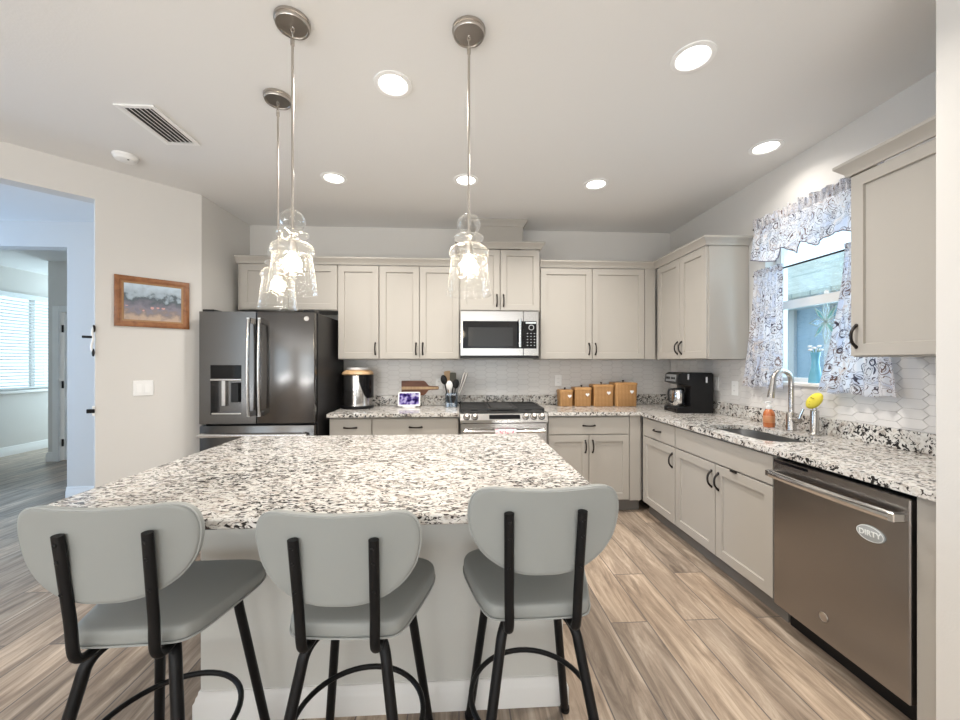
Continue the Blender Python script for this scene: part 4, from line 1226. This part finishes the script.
cn = make_can('round recessed ceiling light between the two nearest pendant canopies', (-0.328, 1.932, H))
for x, y, lb in ((1.061, 1.687, 'round recessed ceiling light over the aisle, closest to the dishwasher'),
                 (-0.939, 2.941, 'round recessed ceiling light in front of the refrigerator'),
                 (0.053, 2.918, 'round recessed ceiling light in front of the microwave, behind a pendant rod'),
                 (1.064, 2.929, 'round recessed ceiling light in front of the wide two-door wall cabinet'),
                 (1.974, 2.366, 'round recessed ceiling light above the sink, beside the window curtains')):
    c_ = dup(cn, (x, y, H), 0, lb)
    if x > 1.9:      # this one is dimmed
        for q in c_.children:
            if q.type == 'LIGHT': q.data = q.data.copy(); q.data.energy = 3.5

vt = thing('ceiling_vent', 'white louvered air vent in the ceiling', 'vent', (-1.745, 2.345, H))
f_ = MB(); f_.box(-0.105, 0.105, -0.20, 0.20, -0.008, -0.001, 0.002)
f_ = MB()
for b_ in ((-0.105, -0.078, -0.19, 0.19), (0.078, 0.105, -0.19, 0.19), (-0.078, 0.078, -0.19, -0.165), (-0.078, 0.078, 0.165, 0.19)): f_.box(b_[0], b_[1], b_[2], b_[3], -0.010, -0.001, 0.002)
f_.build('frame', M['white'], vt)
MB().box(-0.078, 0.078, -0.165, 0.165, -0.002, -0.001).build('duct_opening', M['ventdark'], vt)
l_ = MB()
for i in range(6):
    x = -0.066 + i * 0.0265
    l_.add([(x - 0.010, -0.165, -0.003), (x + 0.008, -0.165, -0.013), (x + 0.008, 0.165, -0.013), (x - 0.010, 0.165, -0.003), (x - 0.010, -0.165, -0.0045), (x + 0.007, -0.165, -0.0145), (x + 0.007, 0.165, -0.0145), (x - 0.010, 0.165, -0.0045)],
           [(0, 3, 2, 1), (4, 5, 6, 7), (0, 1, 5, 4), (1, 2, 6, 5), (2, 3, 7, 6), (3, 0, 4, 7)])
l_.build('louvers', M['white'], vt)
sm = thing('smoke_detector', 'round white smoke detector on the ceiling above the doorway', 'smoke detector', (-2.235, 2.70, H))
MB().lathe([(0, -0.036), (0.045, -0.036), (0.055, -0.032), (0.062, -0.020), (0.068, -0.014), (0.068, -0.001), (0, -0.001)], 36).build('housing', M['white'], sm)
MB().lathe([(0, -0.039), (0.005, -0.039), (0.006, -0.035)], 10, (0.035, -0.02, 0)).build('test_button', M['ventdark'], sm)

# ------------------------------------------------------------------ angled wall: picture, light switch, gate fittings
def on_angled(name, label, cat, sd, z, group=None):
    p = ang(sd, 0, z)
    return thing(name, label, cat, p, PI / 4, group)      # local +x runs towards the corner, -y into the kitchen


pc = on_angled('framed_picture', 'oak framed picture of a dusky garden on the angled wall', 'picture', 0.306, 1.81)
w_, h_ = 0.221, 0.187
fm = MB()
fm.sweep([(-w_, -h_), (w_, -h_), (w_, h_), (-w_, h_)], [(0.0, 0.001), (0.0, 0.016), (-0.006, 0.020), (-0.026, 0.022), (-0.034, 0.016), (-0.040, 0.014), (-0.040, 0.001)], closed=True)
fm.v = [(a, -c_, b) for a, b, c_ in fm.v]
fm.build('frame', M['frame'], pc)
fm = MB(); q = 0.040
fm.sweep([(-w_ + q, -h_ + q), (w_ - q, -h_ + q), (w_ - q, h_ - q), (-w_ + q, h_ - q)], [(0.0, 0.002), (0.0, 0.016), (-0.006, 0.014), (-0.012, 0.010), (-0.012, 0.002)], closed=True)
fm.v = [(a, -c_, b) for a, b, c_ in fm.v]
fm.build('inner_lip', M['frame2'], pc)
MB().box(-w_ + 0.045, w_ - 0.045, -0.008, -0.002, -h_ + 0.045, h_ - 0.045).build('canvas', M['painting'], pc)

sw = on_angled('light_switch', 'white double light switch plate below the framed picture', 'light switch', 0.366, 1.161)
MB().box(-0.060, 0.060, -0.007, -0.0005, -0.058, 0.058, 0.003).build('plate', M['white'], sw)
for x in (-0.024, 0.024):
    r_ = MB(); r_.prism([(-0.007, -0.033), (-0.013, -0.033), (-0.008, 0.033), (-0.007, 0.033)], x - 0.016, x + 0.016, lambda a, b, h: (h, a, b)); r_.build('rocker', M['white'], sw)

gt = on_angled('gate_latch', 'white and black child gate latch fixed to the doorway edge', 'latch', 0.640, 1.52)
g = MB(); g.tube(smooth_path([(0.012, -0.010, 0.10), (0.000, -0.018, 0.05), (0.004, -0.022, 0.0), (-0.004, -0.018, -0.06), (0.010, -0.010, -0.11)], 5), [0.007] * 21, 8); g.build('arm', M['white'], gt)
MB().sphere((0.010, -0.012, 0.075), 0.013, (0.7, 0.8, 2.2), 12, 8).build('clip', M['black'], gt)
MB().sphere((0.006, -0.016, -0.095), 0.012, (0.7, 0.8, 2.4), 12, 8).build('clip', M['black'], gt)
MB().box(-0.05, 0.0, -0.030, -0.014, 0.005, 0.022, 0.003).build('catch', M['black'], gt)
gt2 = on_angled('gate_bracket', 'small dark gate bracket low on the doorway edge', 'bracket', 0.640, 1.014)
MB().box(-0.028, 0.014, -0.022, 0.010, -0.014, 0.014, 0.003).build('bracket_body', M['black'], gt2)
MB().box(0.000, 0.015, -0.014, -0.0005, -0.035, 0.035, 0.002).build('mounting_plate', M['white'], gt2)


# ------------------------------------------------------------------ outlets on the tile
def outlet(label, loc, rotz):
    t = thing('wall_outlet', label, 'outlet', loc, rotz, 'white outlets on the tiled backsplash')
    MB().box(-0.036, 0.036, -0.006, -0.0003, -0.058, 0.058, 0.002).build('plate', M['white'], t)
    for z in (-0.021, 0.021):
        s_ = MB(); s_.prism(rrect(-0.016, 0.016, z - 0.014, z + 0.014, 0.007, 4), -0.0085, -0.006, lambda a, b, h: (a, h, b))
        so_ = s_.build('socket', M['white'], t)
        MB().add([(x + dx, -0.0088, z + dz) for x in (-0.006, 0.006) for dx, dz in ((-0.001, -0.004), (0.001, -0.004), (0.001, 0.005), (-0.001, 0.005))], [(0, 1, 2, 3), (4, 5, 6, 7)]).build('slots', M['ventdark'], so_)
    return t


YT = D - 0.006; XT = RX - 0.006
outlet('white outlet on the tile above the smallest woven basket', (1.044, YT, 1.165), 0)
outlet('white outlet on the tile behind the end of the cutting board handle', (-0.205, YT, 1.135), 0)
outlet('white outlet on the window wall tile beside the coffee maker', (XT, 3.25, 1.17), -PI / 2)
outlet('white outlet on the window wall tile next to the curtain hem', (XT, 3.02, 1.145), -PI / 2)

# ------------------------------------------------------------------ things on the counters
Z = CZ1 + 0.0006
# cooker with wooden lid
t = thing('rice_cooker', 'tall stainless countertop cooker with pale wooden lid beside the refrigerator', 'cooker', (-0.985, 3.80, Z), 0.0)
MB().lathe([(0, 0), (0.150, 0), (0.156, 0.006), (0.156, 0.022), (0.148, 0.028), (0, 0.028)], 40).build('base', M['black'], t)
MB().lathe([(0.140, 0.028), (0.141, 0.165), (0.138, 0.168), (0.141, 0.171), (0.143, 0.31), (0.138, 0.325), (0, 0.325)], 44).build('body', M['steel_h'], t)
mb = MB()
for i in range(9):
    a0 = R(-72 + i * 8.6); a1 = R(-72 + (i + 1) * 8.6)
    for rr0, rr1 in ((0.1445, 0.150),):
        zz0 = 0.10 + 0.16 * abs(i - 4) ** 1.6 / 9.2 if i < 4 else 0.10
        zz1 = zz0 if i >= 4 else 0.10 + 0.16 * abs(i - 3) ** 1.6 / 9.2
        v = [(r_ * math.cos(a), r_ * math.sin(a), z) for z in ('l', 'h') for r_ in (rr0, rr1) for a in (a0, a1)]
        v = [(p[0], p[1], (0.322 if p[2] == 'h' else (zz0 if (q % 2 == 0) else zz1))) for q, p in enumerate(v)]
        mb.add(v, [(0, 2, 3, 1), (4, 5, 7, 6), (0, 1, 5, 4), (1, 3, 7, 5), (3, 2, 6, 7), (2, 0, 4, 6)])
mb.build('control_panel', M['blackglass'], t)
MB().lathe([(0.0, 0.325), (0.147, 0.325), (0.150, 0.332), (0.140, 0.352), (0.120, 0.366), (0.0, 0.366)], 40).build('lid', M['maple'], t)
MB().lathe([(0.0, 0.392), (0.096, 0.392), (0.104, 0.386), (0.104, 0.372), (0.09, 0.366), (0.0, 0.366)], 36).build('lid_plate', M['petal'], t)

# smart display
t = thing('smart_display', 'small white smart display with purple picture on the counter', 'screen', (-0.49, 3.80, Z), 0.05)
def tilt(p, a=R(14)): return (p[0], p[1] * math.cos(a) + p[2] * math.sin(a), -p[1] * math.sin(a) * 1 + p[2] * math.cos(a) + 0.012)
mb = MB(); mb.prism(rrect(-0.108, 0.108, 0.0, 0.140, 0.014, 5), -0.008, 0.008, lambda a, b, h: tilt((a, h, b))); bz = mb.build('bezel', M['white'], t)
mb = MB(); mb.prism([(-0.095, 0.014), (0.095, 0.014), (0.095, 0.127), (-0.095, 0.127)], -0.0095, -0.0078, lambda a, b, h: tilt((a, h, b))); mb.build('screen_face', M['screen'], bz)
mb = MB(); mb.prism(rrect(-0.065, 0.065, -0.012, 0.085, 0.03, 5), 0.0, 0.016); mb.build('foot', M['white'], t)

# cutting board leaning on the tile, standing on the granite ledge
t = thing('cutting_board', 'dark paddle cutting board with pale stripe and handle leaning on the tile', 'cutting board', (-0.44, D - 0.0215, ZS + 0.0008))
bd_ = [(-0.15, 0.004), (-0.146, 0.0), (0.075, 0.0), (0.095, 0.012), (0.125, 0.050), (0.145, 0.056), (0.222, 0.058), (0.232, 0.066), (0.232, 0.086), (0.222, 0.094), (0.145, 0.096), (0.125, 0.102), (0.095, 0.140), (0.075, 0.150), (-0.146, 0.150), (-0.15, 0.146)]
MB().prism(bd_, -0.001, 0.0125, lambda a, b, h: (a, h + 0.001 , b)).build('board', M['walnut'], t)
mb = MB(); mb.prism([(-0.149, 0.060), (0.228, 0.064), (0.228, 0.088), (-0.149, 0.090)], -0.0025, 0.0, lambda a, b, h: (a, h, b)); mb.build('inlay_stripe', M['maple'], t)

# utensil crock and utensils
ux, uy = -0.075, 3.83
t = thing('utensil_crock', 'square clear glass crock full of cooking utensils beside the range', 'crock', (ux, uy, Z))
c_ = MB(); o1 = rrect(-0.062, 0.062, -0.062, 0.062, 0.015, 4); o2 = rrect(-0.056, 0.056, -0.056, 0.056, 0.012, 4)
n_ = len(o1)
vv = [(a, b, 0) for a, b in o1] + [(a, b, 0.135) for a, b in o1] + [(a, b, 0.135) for a, b in o2] + [(a, b, 0.008) for a, b in o2]
ff = [list(range(n_))[::-1], [3 * n_ + q for q in range(n_)]]
for i in range(3):
    for q in range(n_):
        l = (q + 1) % n_; ff.append((i * n_ + q, i * n_ + l, (i + 1) * n_ + l, (i + 1) * n_ + q))
c_.add(vv, ff); c_.build('jar', thin_glass('blue_grey_glass', (0.72, 0.80, 0.88), 0.18, 0.03), t)


def utensil(name, label, kind, dx, dy, lean, length, mh, mt=None):
    b0 = Vector((ux + dx * 0.3, uy + dy * 0.3, Z + 0.012)); d = Vector((lean[0], lean[1], 1)).normalized()
    t = thing(name, label, 'utensil', tuple(b0), 0, 'cooking utensils in the glass crock')
    tip = d * length
    side = Vector((1, 0, 0)) - d * d.x; side.normalize(); nrm = d.cross(side)
    h = MB()
    if kind == 'tongs':
        for s_ in (-1, 1):
            h.tube([Vector((0, 0, 0)) + side * s_ * 0.004, tip + side * s_ * 0.014], 0.006, 8, sx=0.5, sy=1.4)
        h.build('arms', mh, t); return
    h.tube([Vector((0, 0, 0)), d * (length * 0.78)], 0.006, 8); h.build('handle', mh, t)
    hd = MB(); c = d * (length * 0.88)
    if kind == 'spatula':
        f = lambda a, b, q: tuple(c + side * a + d * b + nrm * q)
        hd.prism(rrect(-0.032, 0.032, -0.055, 0.055, 0.012, 4), -0.003, 0.003, f)
    else:
        b = bmesh.new(); bmesh.ops.create_uvsphere(b, u_segments=16, v_segments=10, radius=1.0)
        m4 = Matrix.Identity(4); m4.col[0] = (*(side * 0.032), 0); m4.col[1] = (*(d * 0.048), 0); m4.col[2] = (*(nrm * 0.010), 0); m4.col[3] = (*c, 1)
        hd.from_bm(b, m4)
    hd.build('head', mt or mh, t)


utensil('cooking_spoon', 'black cooking spoon leaning out on the near side of the crock', 'spoon', -0.06, -0.02, (-0.22, -0.03), 0.30, M['black'])
utensil('cooking_spatula', 'pale wooden spatula standing tall in the utensil crock', 'spatula', -0.04, 0.07, (-0.10, 0.10), 0.33, M['maple'])
utensil('cooking_spatula', 'dark green grey spatula in the middle of the utensil crock', 'spatula', 0.03, 0.02, (0.02, 0.02), 0.31, M['black'], pbr('dark_nylon', (0.06, 0.055, 0.04), 0.5))
utensil('cooking_spoon', 'small white spoon at the front of the utensil crock', 'spoon', -0.02, -0.08, (-0.06, -0.16), 0.235, M['white'])
utensil('cooking_spoon', 'black ladle low at the front of the utensil crock beside the white spoon', 'spoon', 0.05, -0.05, (0.14, -0.10), 0.25, M['black'])
utensil('kitchen_tongs', 'metal tongs leaning towards the microwave in the utensil crock', 'tongs', 0.12, 0.02, (0.33, -0.01), 0.345, M['nickel'])


# woven baskets
def basket(label, x, y, w, h, d):
    t = thing('lidded_basket', label, 'basket', (x, y, Z), 0, 'woven baskets lined up by the corner')
    ol = rrect(-w / 2, w / 2, -d / 2, d / 2, 0.022, 5)
    b = MB(); b.pad(ol, [(0, 0), (0.92, 0), (0.95, 0.004), (1.0, h - 0.02), (0, h - 0.02)], lambda a, c_, q: (a, c_, q)); bo = b.build('basket', M['wicker'], t)
    r_ = MB(); r_.sweep(ol[::-1], [(-0.004, h - 0.024), (0.004, h - 0.024), (0.004, h - 0.004), (-0.004, h - 0.004)], closed=True); r_.build('rim_band', M['basketlid'], t)
    l_ = MB(); l_.pad(ol, [(0, h - 0.0195), (0.955, h - 0.0195), (0.955, h - 0.004), (0.93, h), (0, h)], lambda a, c_, q: (a, c_, q)); lo = l_.build('lid', M['basketlid'], t)
    MB().lathe([(0.004, h - 0.001), (0.005, h + 0.006), (0.011, h + 0.012), (0.011, h + 0.018), (0.006, h + 0.022), (0, h + 0.023)], 16).build('knob', M['bronze'], lo)
    tg = MB(); hx, hz = w * 0.22, h * 0.62; s_ = 0.019
    hp = []
    for i in range(28):
        a = 2 * PI * i / 28
        hp.append((s_ / 16 * 16 * math.sin(a) ** 3, s_ / 16 * (13 * math.cos(a) - 5 * math.cos(2 * a) - 2 * math.cos(3 * a) - math.cos(4 * a))))
    tg.prism(hp, -0.005, 0.0, lambda a, b_, q: (hx + a, -d / 2 - 0.0005 + q, hz + b_)); tg.build('heart_tag', M['petal'], t)
    return t


basket('smallest woven lidded basket at the range end of the row', 1.078, 3.86, 0.136, 0.165, 0.14)
basket('second smallest woven lidded basket in the row of four', 1.248, 3.855, 0.172, 0.19, 0.15)
basket('second largest woven lidded basket in the row of four', 1.452, 3.85, 0.205, 0.218, 0.17)
basket('largest woven lidded basket at the corner end of the row', 1.678, 3.845, 0.222, 0.238, 0.19)

# coffee maker, facing the room from the corner
t = thing('coffee_maker', 'black two-part drip coffee maker in the counter corner', 'coffee maker', (2.060, 3.345, Z), -PI / 2 - 0.10)
b = MB()
pf = [(0.17, 0.0), (0.17, 0.335), (0.155, 0.352), (-0.135, 0.352), (-0.165, 0.335), (-0.175, 0.262), (-0.115, 0.245), (-0.045, 0.235), (-0.045, 0.055), (-0.165, 0.050), (-0.178, 0.035), (-0.178, 0.0)]
pf = [(a * 0.88, b_) for a, b_ in pf]
b.prism(pf, -0.13, 0.13, lambda a, b_, h: (h, a, b_))
bo = b.build('body', M['black'], t)
MB().box(-0.10, 0.10, -0.160, -0.154, 0.012, 0.036, 0.002).build('front_panel', M['blackglass'], t)
cp = MB(); cp.add([(x, y, z) for x in (-0.095, 0.095) for y, z in ((-0.1456, 0.332), (-0.1527, 0.272), (-0.1572, 0.2735), (-0.1500, 0.3335))], [(0, 1, 2, 3), (7, 6, 5, 4), (0, 4, 5, 1), (1, 5, 6, 2), (2, 6, 7, 3), (3, 7, 4, 0)])
cpo = cp.build('control_panel', pbr('grey_button_panel', (0.20, 0.205, 0.21), 0.4), t)
kb = MB()
for x in (-0.07, -0.03, 0.03, 0.07): kb.lathe([(0, 0.006), (0.011, 0.006), (0.012, 0)], 12, f=lambda p, x=x: (x + p[0], -0.1545 - p[2], 0.302 + p[1]))
kb.build('buttons', M['black'], cpo)
MB().lathe([(0, 0.058), (0.046, 0.058), (0.053, 0.075), (0.053, 0.150), (0.046, 0.190), (0.044, 0.200)], 28, (0.02, -0.096, 0)).build('carafe', M['steel_h'], t)
cf = MB(); cf.lathe([(0, 0.212), (0.042, 0.212), (0.047, 0.205), (0.047, 0.196), (0, 0.196)], 24, (0.02, -0.096, 0)); cf.tube(smooth_path([(0.02, -0.140, 0.200), (0.02, -0.176, 0.195), (0.02, -0.182, 0.15), (0.02, -0.176, 0.10), (0.02, -0.148, 0.085)], 5), 0.009, 8, sx=1.0, sy=1.3); cf.build('carafe_handle', M['black'], t)
MB().box(0.130, 0.1325, 0.085, 0.10, 0.265, 0.315, 0.001).build('water_gauge', M['petal'], t)
MB().box(0.130, 0.132, -0.07, -0.055, 0.29, 0.34, 0.0005).build('side_mark', M['steel_h'], t)
cd = MB(); cd.tube(smooth_path([(0.02, 0.148, 0.06), (-0.02, 0.158, 0.10), (0.03, 0.160, 0.20), (0.0, 0.152, 0.24)], 6), 0.004, 6); cd.build('power_cord', M['black'], t)

# faucet
t = thing('kitchen_faucet', 'gooseneck steel faucet with side lever behind the sink', 'faucet', (2.150, 2.372, Z))
MB().lathe([(0, 0), (0.028, 0), (0.029, 0.006), (0.028, 0.010), (0.027, 0.110), (0.022, 0.118), (0, 0.118)], 26).build('base', M['faucet'], t)
pts = [(0, 0, 0.115), (0, 0, 0.20), (0, 0, 0.315)]
for i in range(1, 13):
    a = PI * i / 12 * 0.93; pts.append((-0.068 + 0.068 * math.cos(a), -0.008 * (1 - math.cos(a)), 0.315 + 0.072 * math.sin(a)))
pts.append((-0.140, -0.016, 0.295))
MB().tube(pts, 0.0155, 14).build('neck', M['faucet'], t)
MB().tube([(-0.139, -0.016, 0.305), (-0.146, -0.017, 0.265), (-0.154, -0.018, 0.215)], [0.0165, 0.0185, 0.0205], 14).build('spray_head', M['faucet'], t)
lv = MB(); lv.tube([(0, -0.020, 0.072), (0, -0.062, 0.072)], 0.017, 14); lv.tube(smooth_path([(0, -0.056, 0.080), (0.006, -0.066, 0.115), (0.012, -0.076, 0.150)], 4), 0.006, 8); lv.build('lever', M['faucet'], t)

# brush holder, brush, soap
t = thing('brush_holder', 'slim brushed steel cylinder on the counter beside the faucet', 'holder', (2.145, 2.203, Z))
MB().lathe([(0, 0), (0.030, 0), (0.031, 0.008), (0.025, 0.014), (0.0215, 0.02), (0.0215, 0.150), (0.019, 0.152), (0, 0.152)], 26).build('cylinder', M['faucet'], t)
t = thing('scrub_brush', 'yellow oval scrub sponge on a stick standing in the steel cylinder', 'brush', (2.145, 2.203, Z + 0.1535))
MB().tube([(0, 0, 0), (0, 0, 0.012), (-0.002, 0.002, 0.026)], 0.012, 12).build('stick', M['faucet'], t)
b = bmesh.new(); bmesh.ops.create_uvsphere(b, u_segments=22, v_segments=14, radius=1.0)
mb = MB(); mb.from_bm(b, Matrix.Translation((-0.006, -0.004, 0.056)) @ Matrix.Rotation(R(38), 4, 'X') @ Matrix.Rotation(R(10), 4, 'Y') @ Matrix.Diagonal((0.026, 0.036, 0.058, 1))); mb.build('sponge', M['yellow'], t)
mb = MB()
for (a, z) in ((-0.006, 0.016), (0.010, 0.020), (0.002, -0.004), (-0.008, -0.022)): mb.sphere((-0.0305, -0.004 + a - z * 0.7, 0.056 + z), 0.004, (1, 1, 1), 10, 6)
mb.build('sponge_holes', pbr('sponge_hole', (0.45, 0.36, 0.04), 0.8), t)
t = thing('soap_bottle', 'orange soap bottle with white pump on the sink edge', 'soap bottle', (2.120, 2.515, Z))
MB().lathe([(0, 0), (0.030, 0), (0.034, 0.006), (0.034, 0.085), (0.030, 0.105), (0.016, 0.122), (0.014, 0.128), (0, 0.128)], 26).build('bottle', M['soap'], t)
MB().lathe([(0.0343, 0.03), (0.0347, 0.031), (0.0347, 0.078), (0.0343, 0.079)], 26).build('label_band', pbr('soap_label', (0.58, 0.25, 0.11), 0.4), t)
pm = MB(); pm.lathe([(0.016, 0.122), (0.017, 0.124), (0.017, 0.142), (0.008, 0.145), (0.006, 0.165), (0.013, 0.167), (0.013, 0.174), (0, 0.175)], 18); pm.tube([(0, 0, 0.170), (-0.030, -0.01, 0.170), (-0.038, -0.013, 0.164)], 0.005, 8); pm.build('pump', M['white'], t)

# ------------------------------------------------------------------ window dressing
def sheet(top, bot, ny, nz, xf, thick=0.003, uvw=1.6, flare=1.0):
    # top(t), bot(t) give (y, z); xf(t, s) gives x ; s = 0 top .. 1 bottom
    mb = MB(); vv = []; uv = []
    for side in (0, 1):
        for j in range(nz + 1):
            s_ = j / nz
            for i in range(ny + 1):
                t_ = i / ny
                a, b = top(t_), bot(t_)
                y = a[0] + (b[0] - a[0]) * s_ ** flare; z = a[1] + (b[1] - a[1]) * s_
                vv.append((xf(t_, s_) - side * thick, y, z)); uv.append((t_ * uvw, z * 1.0))
    N = (ny + 1) * (nz + 1); ff = []
    for j in range(nz):
        for i in range(ny):
            a = j * (ny + 1) + i
            ff.append((a, a + 1, a + ny + 2, a + ny + 1)); ff.append((N + a, N + a + ny + 1, N + a + ny + 2, N + a + 1))
    for i in range(ny):
        for a in (i, nz * (ny + 1) + i): ff.append((a, a + 1, N + a + 1, N + a))
    for j in range(nz):
        for a in (j * (ny + 1), j * (ny + 1) + ny): ff.append((a, a + ny + 1, N + a + ny + 1, N + a))
    mb.add(vv, ff); mb.uv = uv
    return mb


RODX = RX - 0.055
def waves(n, amp, ph=0.0):
    return lambda t_, s_: amp * (math.sin(2 * PI * n * t_ + ph + 0.8 * math.sin(5 * t_)) + 0.35 * math.sin(2 * PI * n * 2.3 * t_ + 1.3))
def rod(name, label, z, y0, y1, parent_x=RODX):
    t = thing(name, label, 'curtain rod', (RODX, y0, z))
    MB().tube([(0, 0, 0), (0, y1 - y0, 0)], 0.006, 10).build('bar', M['bronze'], t)
    for y in (0.006, y1 - y0 - 0.006):
        MB().tube([(0, y, 0), (RX - RODX - 0.001, y, 0)], 0.0075, 10).build('bracket', M['bronze'], t)
ZV = 2.350
rod('curtain_rod', 'slim dark rod gathered inside the top of the valance', ZV, 1.86, 2.765)
rod('curtain_rod', 'slim dark rod crossing the window half way up, carrying the lower curtains', 2.000, 1.86, 2.765)
# valance
wv = waves(11, 0.010); wv2 = waves(23, 0.007, 0.6)
lob = [(2.755, 2.108), (2.62, 2.065), (2.515, 2.045), (2.495, 2.058), (2.482, 2.128), (2.41, 2.092), (2.345, 2.052), (2.336, 2.070), (2.322, 2.118), (2.28, 2.102), (2.218, 2.064), (2.19, 2.082), (2.127, 2.096), (2.05, 2.100), (1.95, 2.058), (1.93, 2.11), (1.865, 2.10)]
def vb(t_):
    y = 2.755 - 0.89 * t_
    for (a, za), (b, zb_) in zip(lob[:-1], lob[1:]):
        if b <= y <= a: return (y - 0.04 * (1 - t_), za + (zb_ - za) * (y - a) / (b - a))
    return (y, 2.10)
vl = thing('valance', 'patterned scalloped valance across the top of the window', 'curtain', (0, 0, 0))
def xv(t_, s_): return RODX - 0.012 - wv(t_, s_) * (0.35 + 0.65 * s_) * 0.9 - 0.045 * s_
sheet(lambda t_: (2.738 - 0.868 * t_, ZV - 0.015), vb, 150, 12, xv, uvw=1.1).build('drop', M['curtain'], vl, angle=80)
def ruf(t_, s_): return RODX - 0.013 - wv2(t_, s_) * (0.4 + 1.1 * (1 - s_))
sheet(lambda t_: (2.738 - 0.868 * t_, ZV + 0.055 + 0.010 * math.sin(60 * t_) + 0.006 * math.sin(131 * t_)), lambda t_: (2.735 - 0.865 * t_, ZV - 0.015), 200, 8, ruf, uvw=5.5).build('ruffle_header', M['curtain'], vl, angle=80)
hem = MB(); hem.tube([(xv(i / 150, 1.0) - 0.002, *vb(i / 150)) for i in range(151)], 0.003, 6); hem.build('hem', pbr('dark_hem', (0.13, 0.12, 0.16), 0.8), vl)


def cafe(label, ty0, ty1, by0, by1, zb, ph, n, uvo):
    c = thing('cafe_curtain', label, 'curtain', (0, 0, 0), 0, 'patterned lower curtains at the window')
    w1 = waves(n, 0.011, ph)
    xf = lambda t_, s_: RODX - 0.013 - w1(t_, s_) * (0.55 + 0.7 * s_)
    mb = sheet(lambda t_: (ty0 + (ty1 - ty0) * t_, 1.995), lambda t_: (by0 + (by1 - by0) * t_, zb + 0.006 * math.sin(14 * t_ + ph)), 70, 26, xf, uvw=abs(by1 - by0) * 1.6, flare=1.5)
    mb.uv = [(a + uvo, b) for a, b in mb.uv]
    mb.build('panel', M['curtain'], c, angle=80)
    w3 = waves(n * 2.2, 0.007, ph)
    mb = sheet(lambda t_: (ty0 + (ty1 - ty0) * t_, 2.028 + 0.005 * math.sin(45 * t_)), lambda t_: (ty0 + (ty1 - ty0) * t_, 1.995), 80, 5, lambda t_, s_: RODX - 0.013 - w3(t_, s_) * (1.4 - s_), uvw=1.1)
    mb.build('ruffle_header', M['curtain'], c, angle=80)
cafe('patterned cafe curtain hanging on the coffee maker side of the window', 2.735, 2.490, 2.845, 2.500, 1.172, 0.4, 6, 0.0)
cafe('patterned cafe curtain flaring out below the large single-door cabinet', 2.060, 1.875, 2.215, 1.800, 1.178, 1.9, 6, 2.3)

# suncatcher, vase
sx_, sy_, sz_ = RX + 0.094, 2.345, 1.620
t = thing('suncatcher', 'star shaped pale green glass suncatcher hanging in the window', 'suncatcher', (sx_, sy_, sz_))
came = MB(); Rr = 0.145
for i in range(8):
    a = PI / 2 + i * PI / 4
    L1 = Rr if i % 2 == 0 else Rr * 0.92
    wd_ = 0.30 if i % 2 == 0 else 0.20
    c0 = (0, 0); m1 = (L1 * 0.55 * math.cos(a - wd_), L1 * 0.55 * math.sin(a - wd_)); tp = (L1 * math.cos(a), L1 * math.sin(a)); m2 = (L1 * 0.55 * math.cos(a + wd_), L1 * 0.55 * math.sin(a + wd_))
    q = MB(); q.prism([c0, m1, tp, m2], -0.0015, 0.0015, lambda a_, b_, h: (h, a_ * 0.78, b_)); q.build('glass_petal', M['starglass'] if i % 2 else M['clearglass'], t)
    for p0, p1 in ((c0, m1), (m1, tp), (tp, m2), (m2, c0)): came.tube([(-0.001, p0[0] * 0.78, p0[1]), (-0.001, p1[0] * 0.78, p1[1])], 0.0026, 6)
came.build('came', M['lead'], t)
sc2 = MB(); sc2.tube([(-0.001, 0, Rr), (-0.001, 0, Rr + 0.035)], 0.0015, 6); sc2.build('cord', M['white'], t)
sc2 = MB(); sc2.lathe([(0, 0.009), (0.006, 0.009), (0.008, 0.005), (0.017, 0.0), (0, 0.0)], 16, f=lambda p: (0.0055 - p[2], p[0], Rr + 0.042 + p[1])); sc2.build('suction_cup', M['white'], t)
vx, vy, vz = RX + 0.045, 2.365, WZ0 + 0.0225
t = thing('bud_vase', 'slim blue vase on the window sill behind the faucet', 'vase', (vx, vy, vz))
MB().lathe(smooth2([(0, 0.0), (0.034, 0.0), (0.037, 0.006), (0.034, 0.04), (0.026, 0.085), (0.0205, 0.125), (0.0205, 0.160), (0.027, 0.195), (0.024, 0.195), (0.017, 0.160), (0.012, 0.12), (0.0, 0.118)]), 30).build('vessel', M['vase'], t, angle=70)
random.seed(3)
for i in range(7):
    a = 2 * PI * i / 7; dx, dy = 0.024 * math.cos(a), 0.034 * math.sin(a)
    zt = 0.212 + 0.011 * (i % 3)
    f_ = thing('flower', 'small white flower among the bunch in the blue vase', 'flower', (vx, vy, vz + 0.12), 0, 'white flowers in the blue vase')
    MB().tube([(dx * 0.12, dy * 0.12, 0.0), (dx * 0.4, dy * 0.4, 0.075), (dx, dy, zt - 0.12)], 0.0014, 6).build('stem', M['stem'], f_)
    p_ = MB()
    for q in range(6):
        b_ = 2 * PI * q / 6; p_.sphere((dx + 0.006 * math.cos(b_), dy + 0.006 * math.sin(b_), zt - 0.118 + 0.003 * (q % 2)), 0.0065, (1, 1, 0.9), 8, 6)
    p_.build('blossom', M['petal'], f_)

bpy.context.view_layer.update()
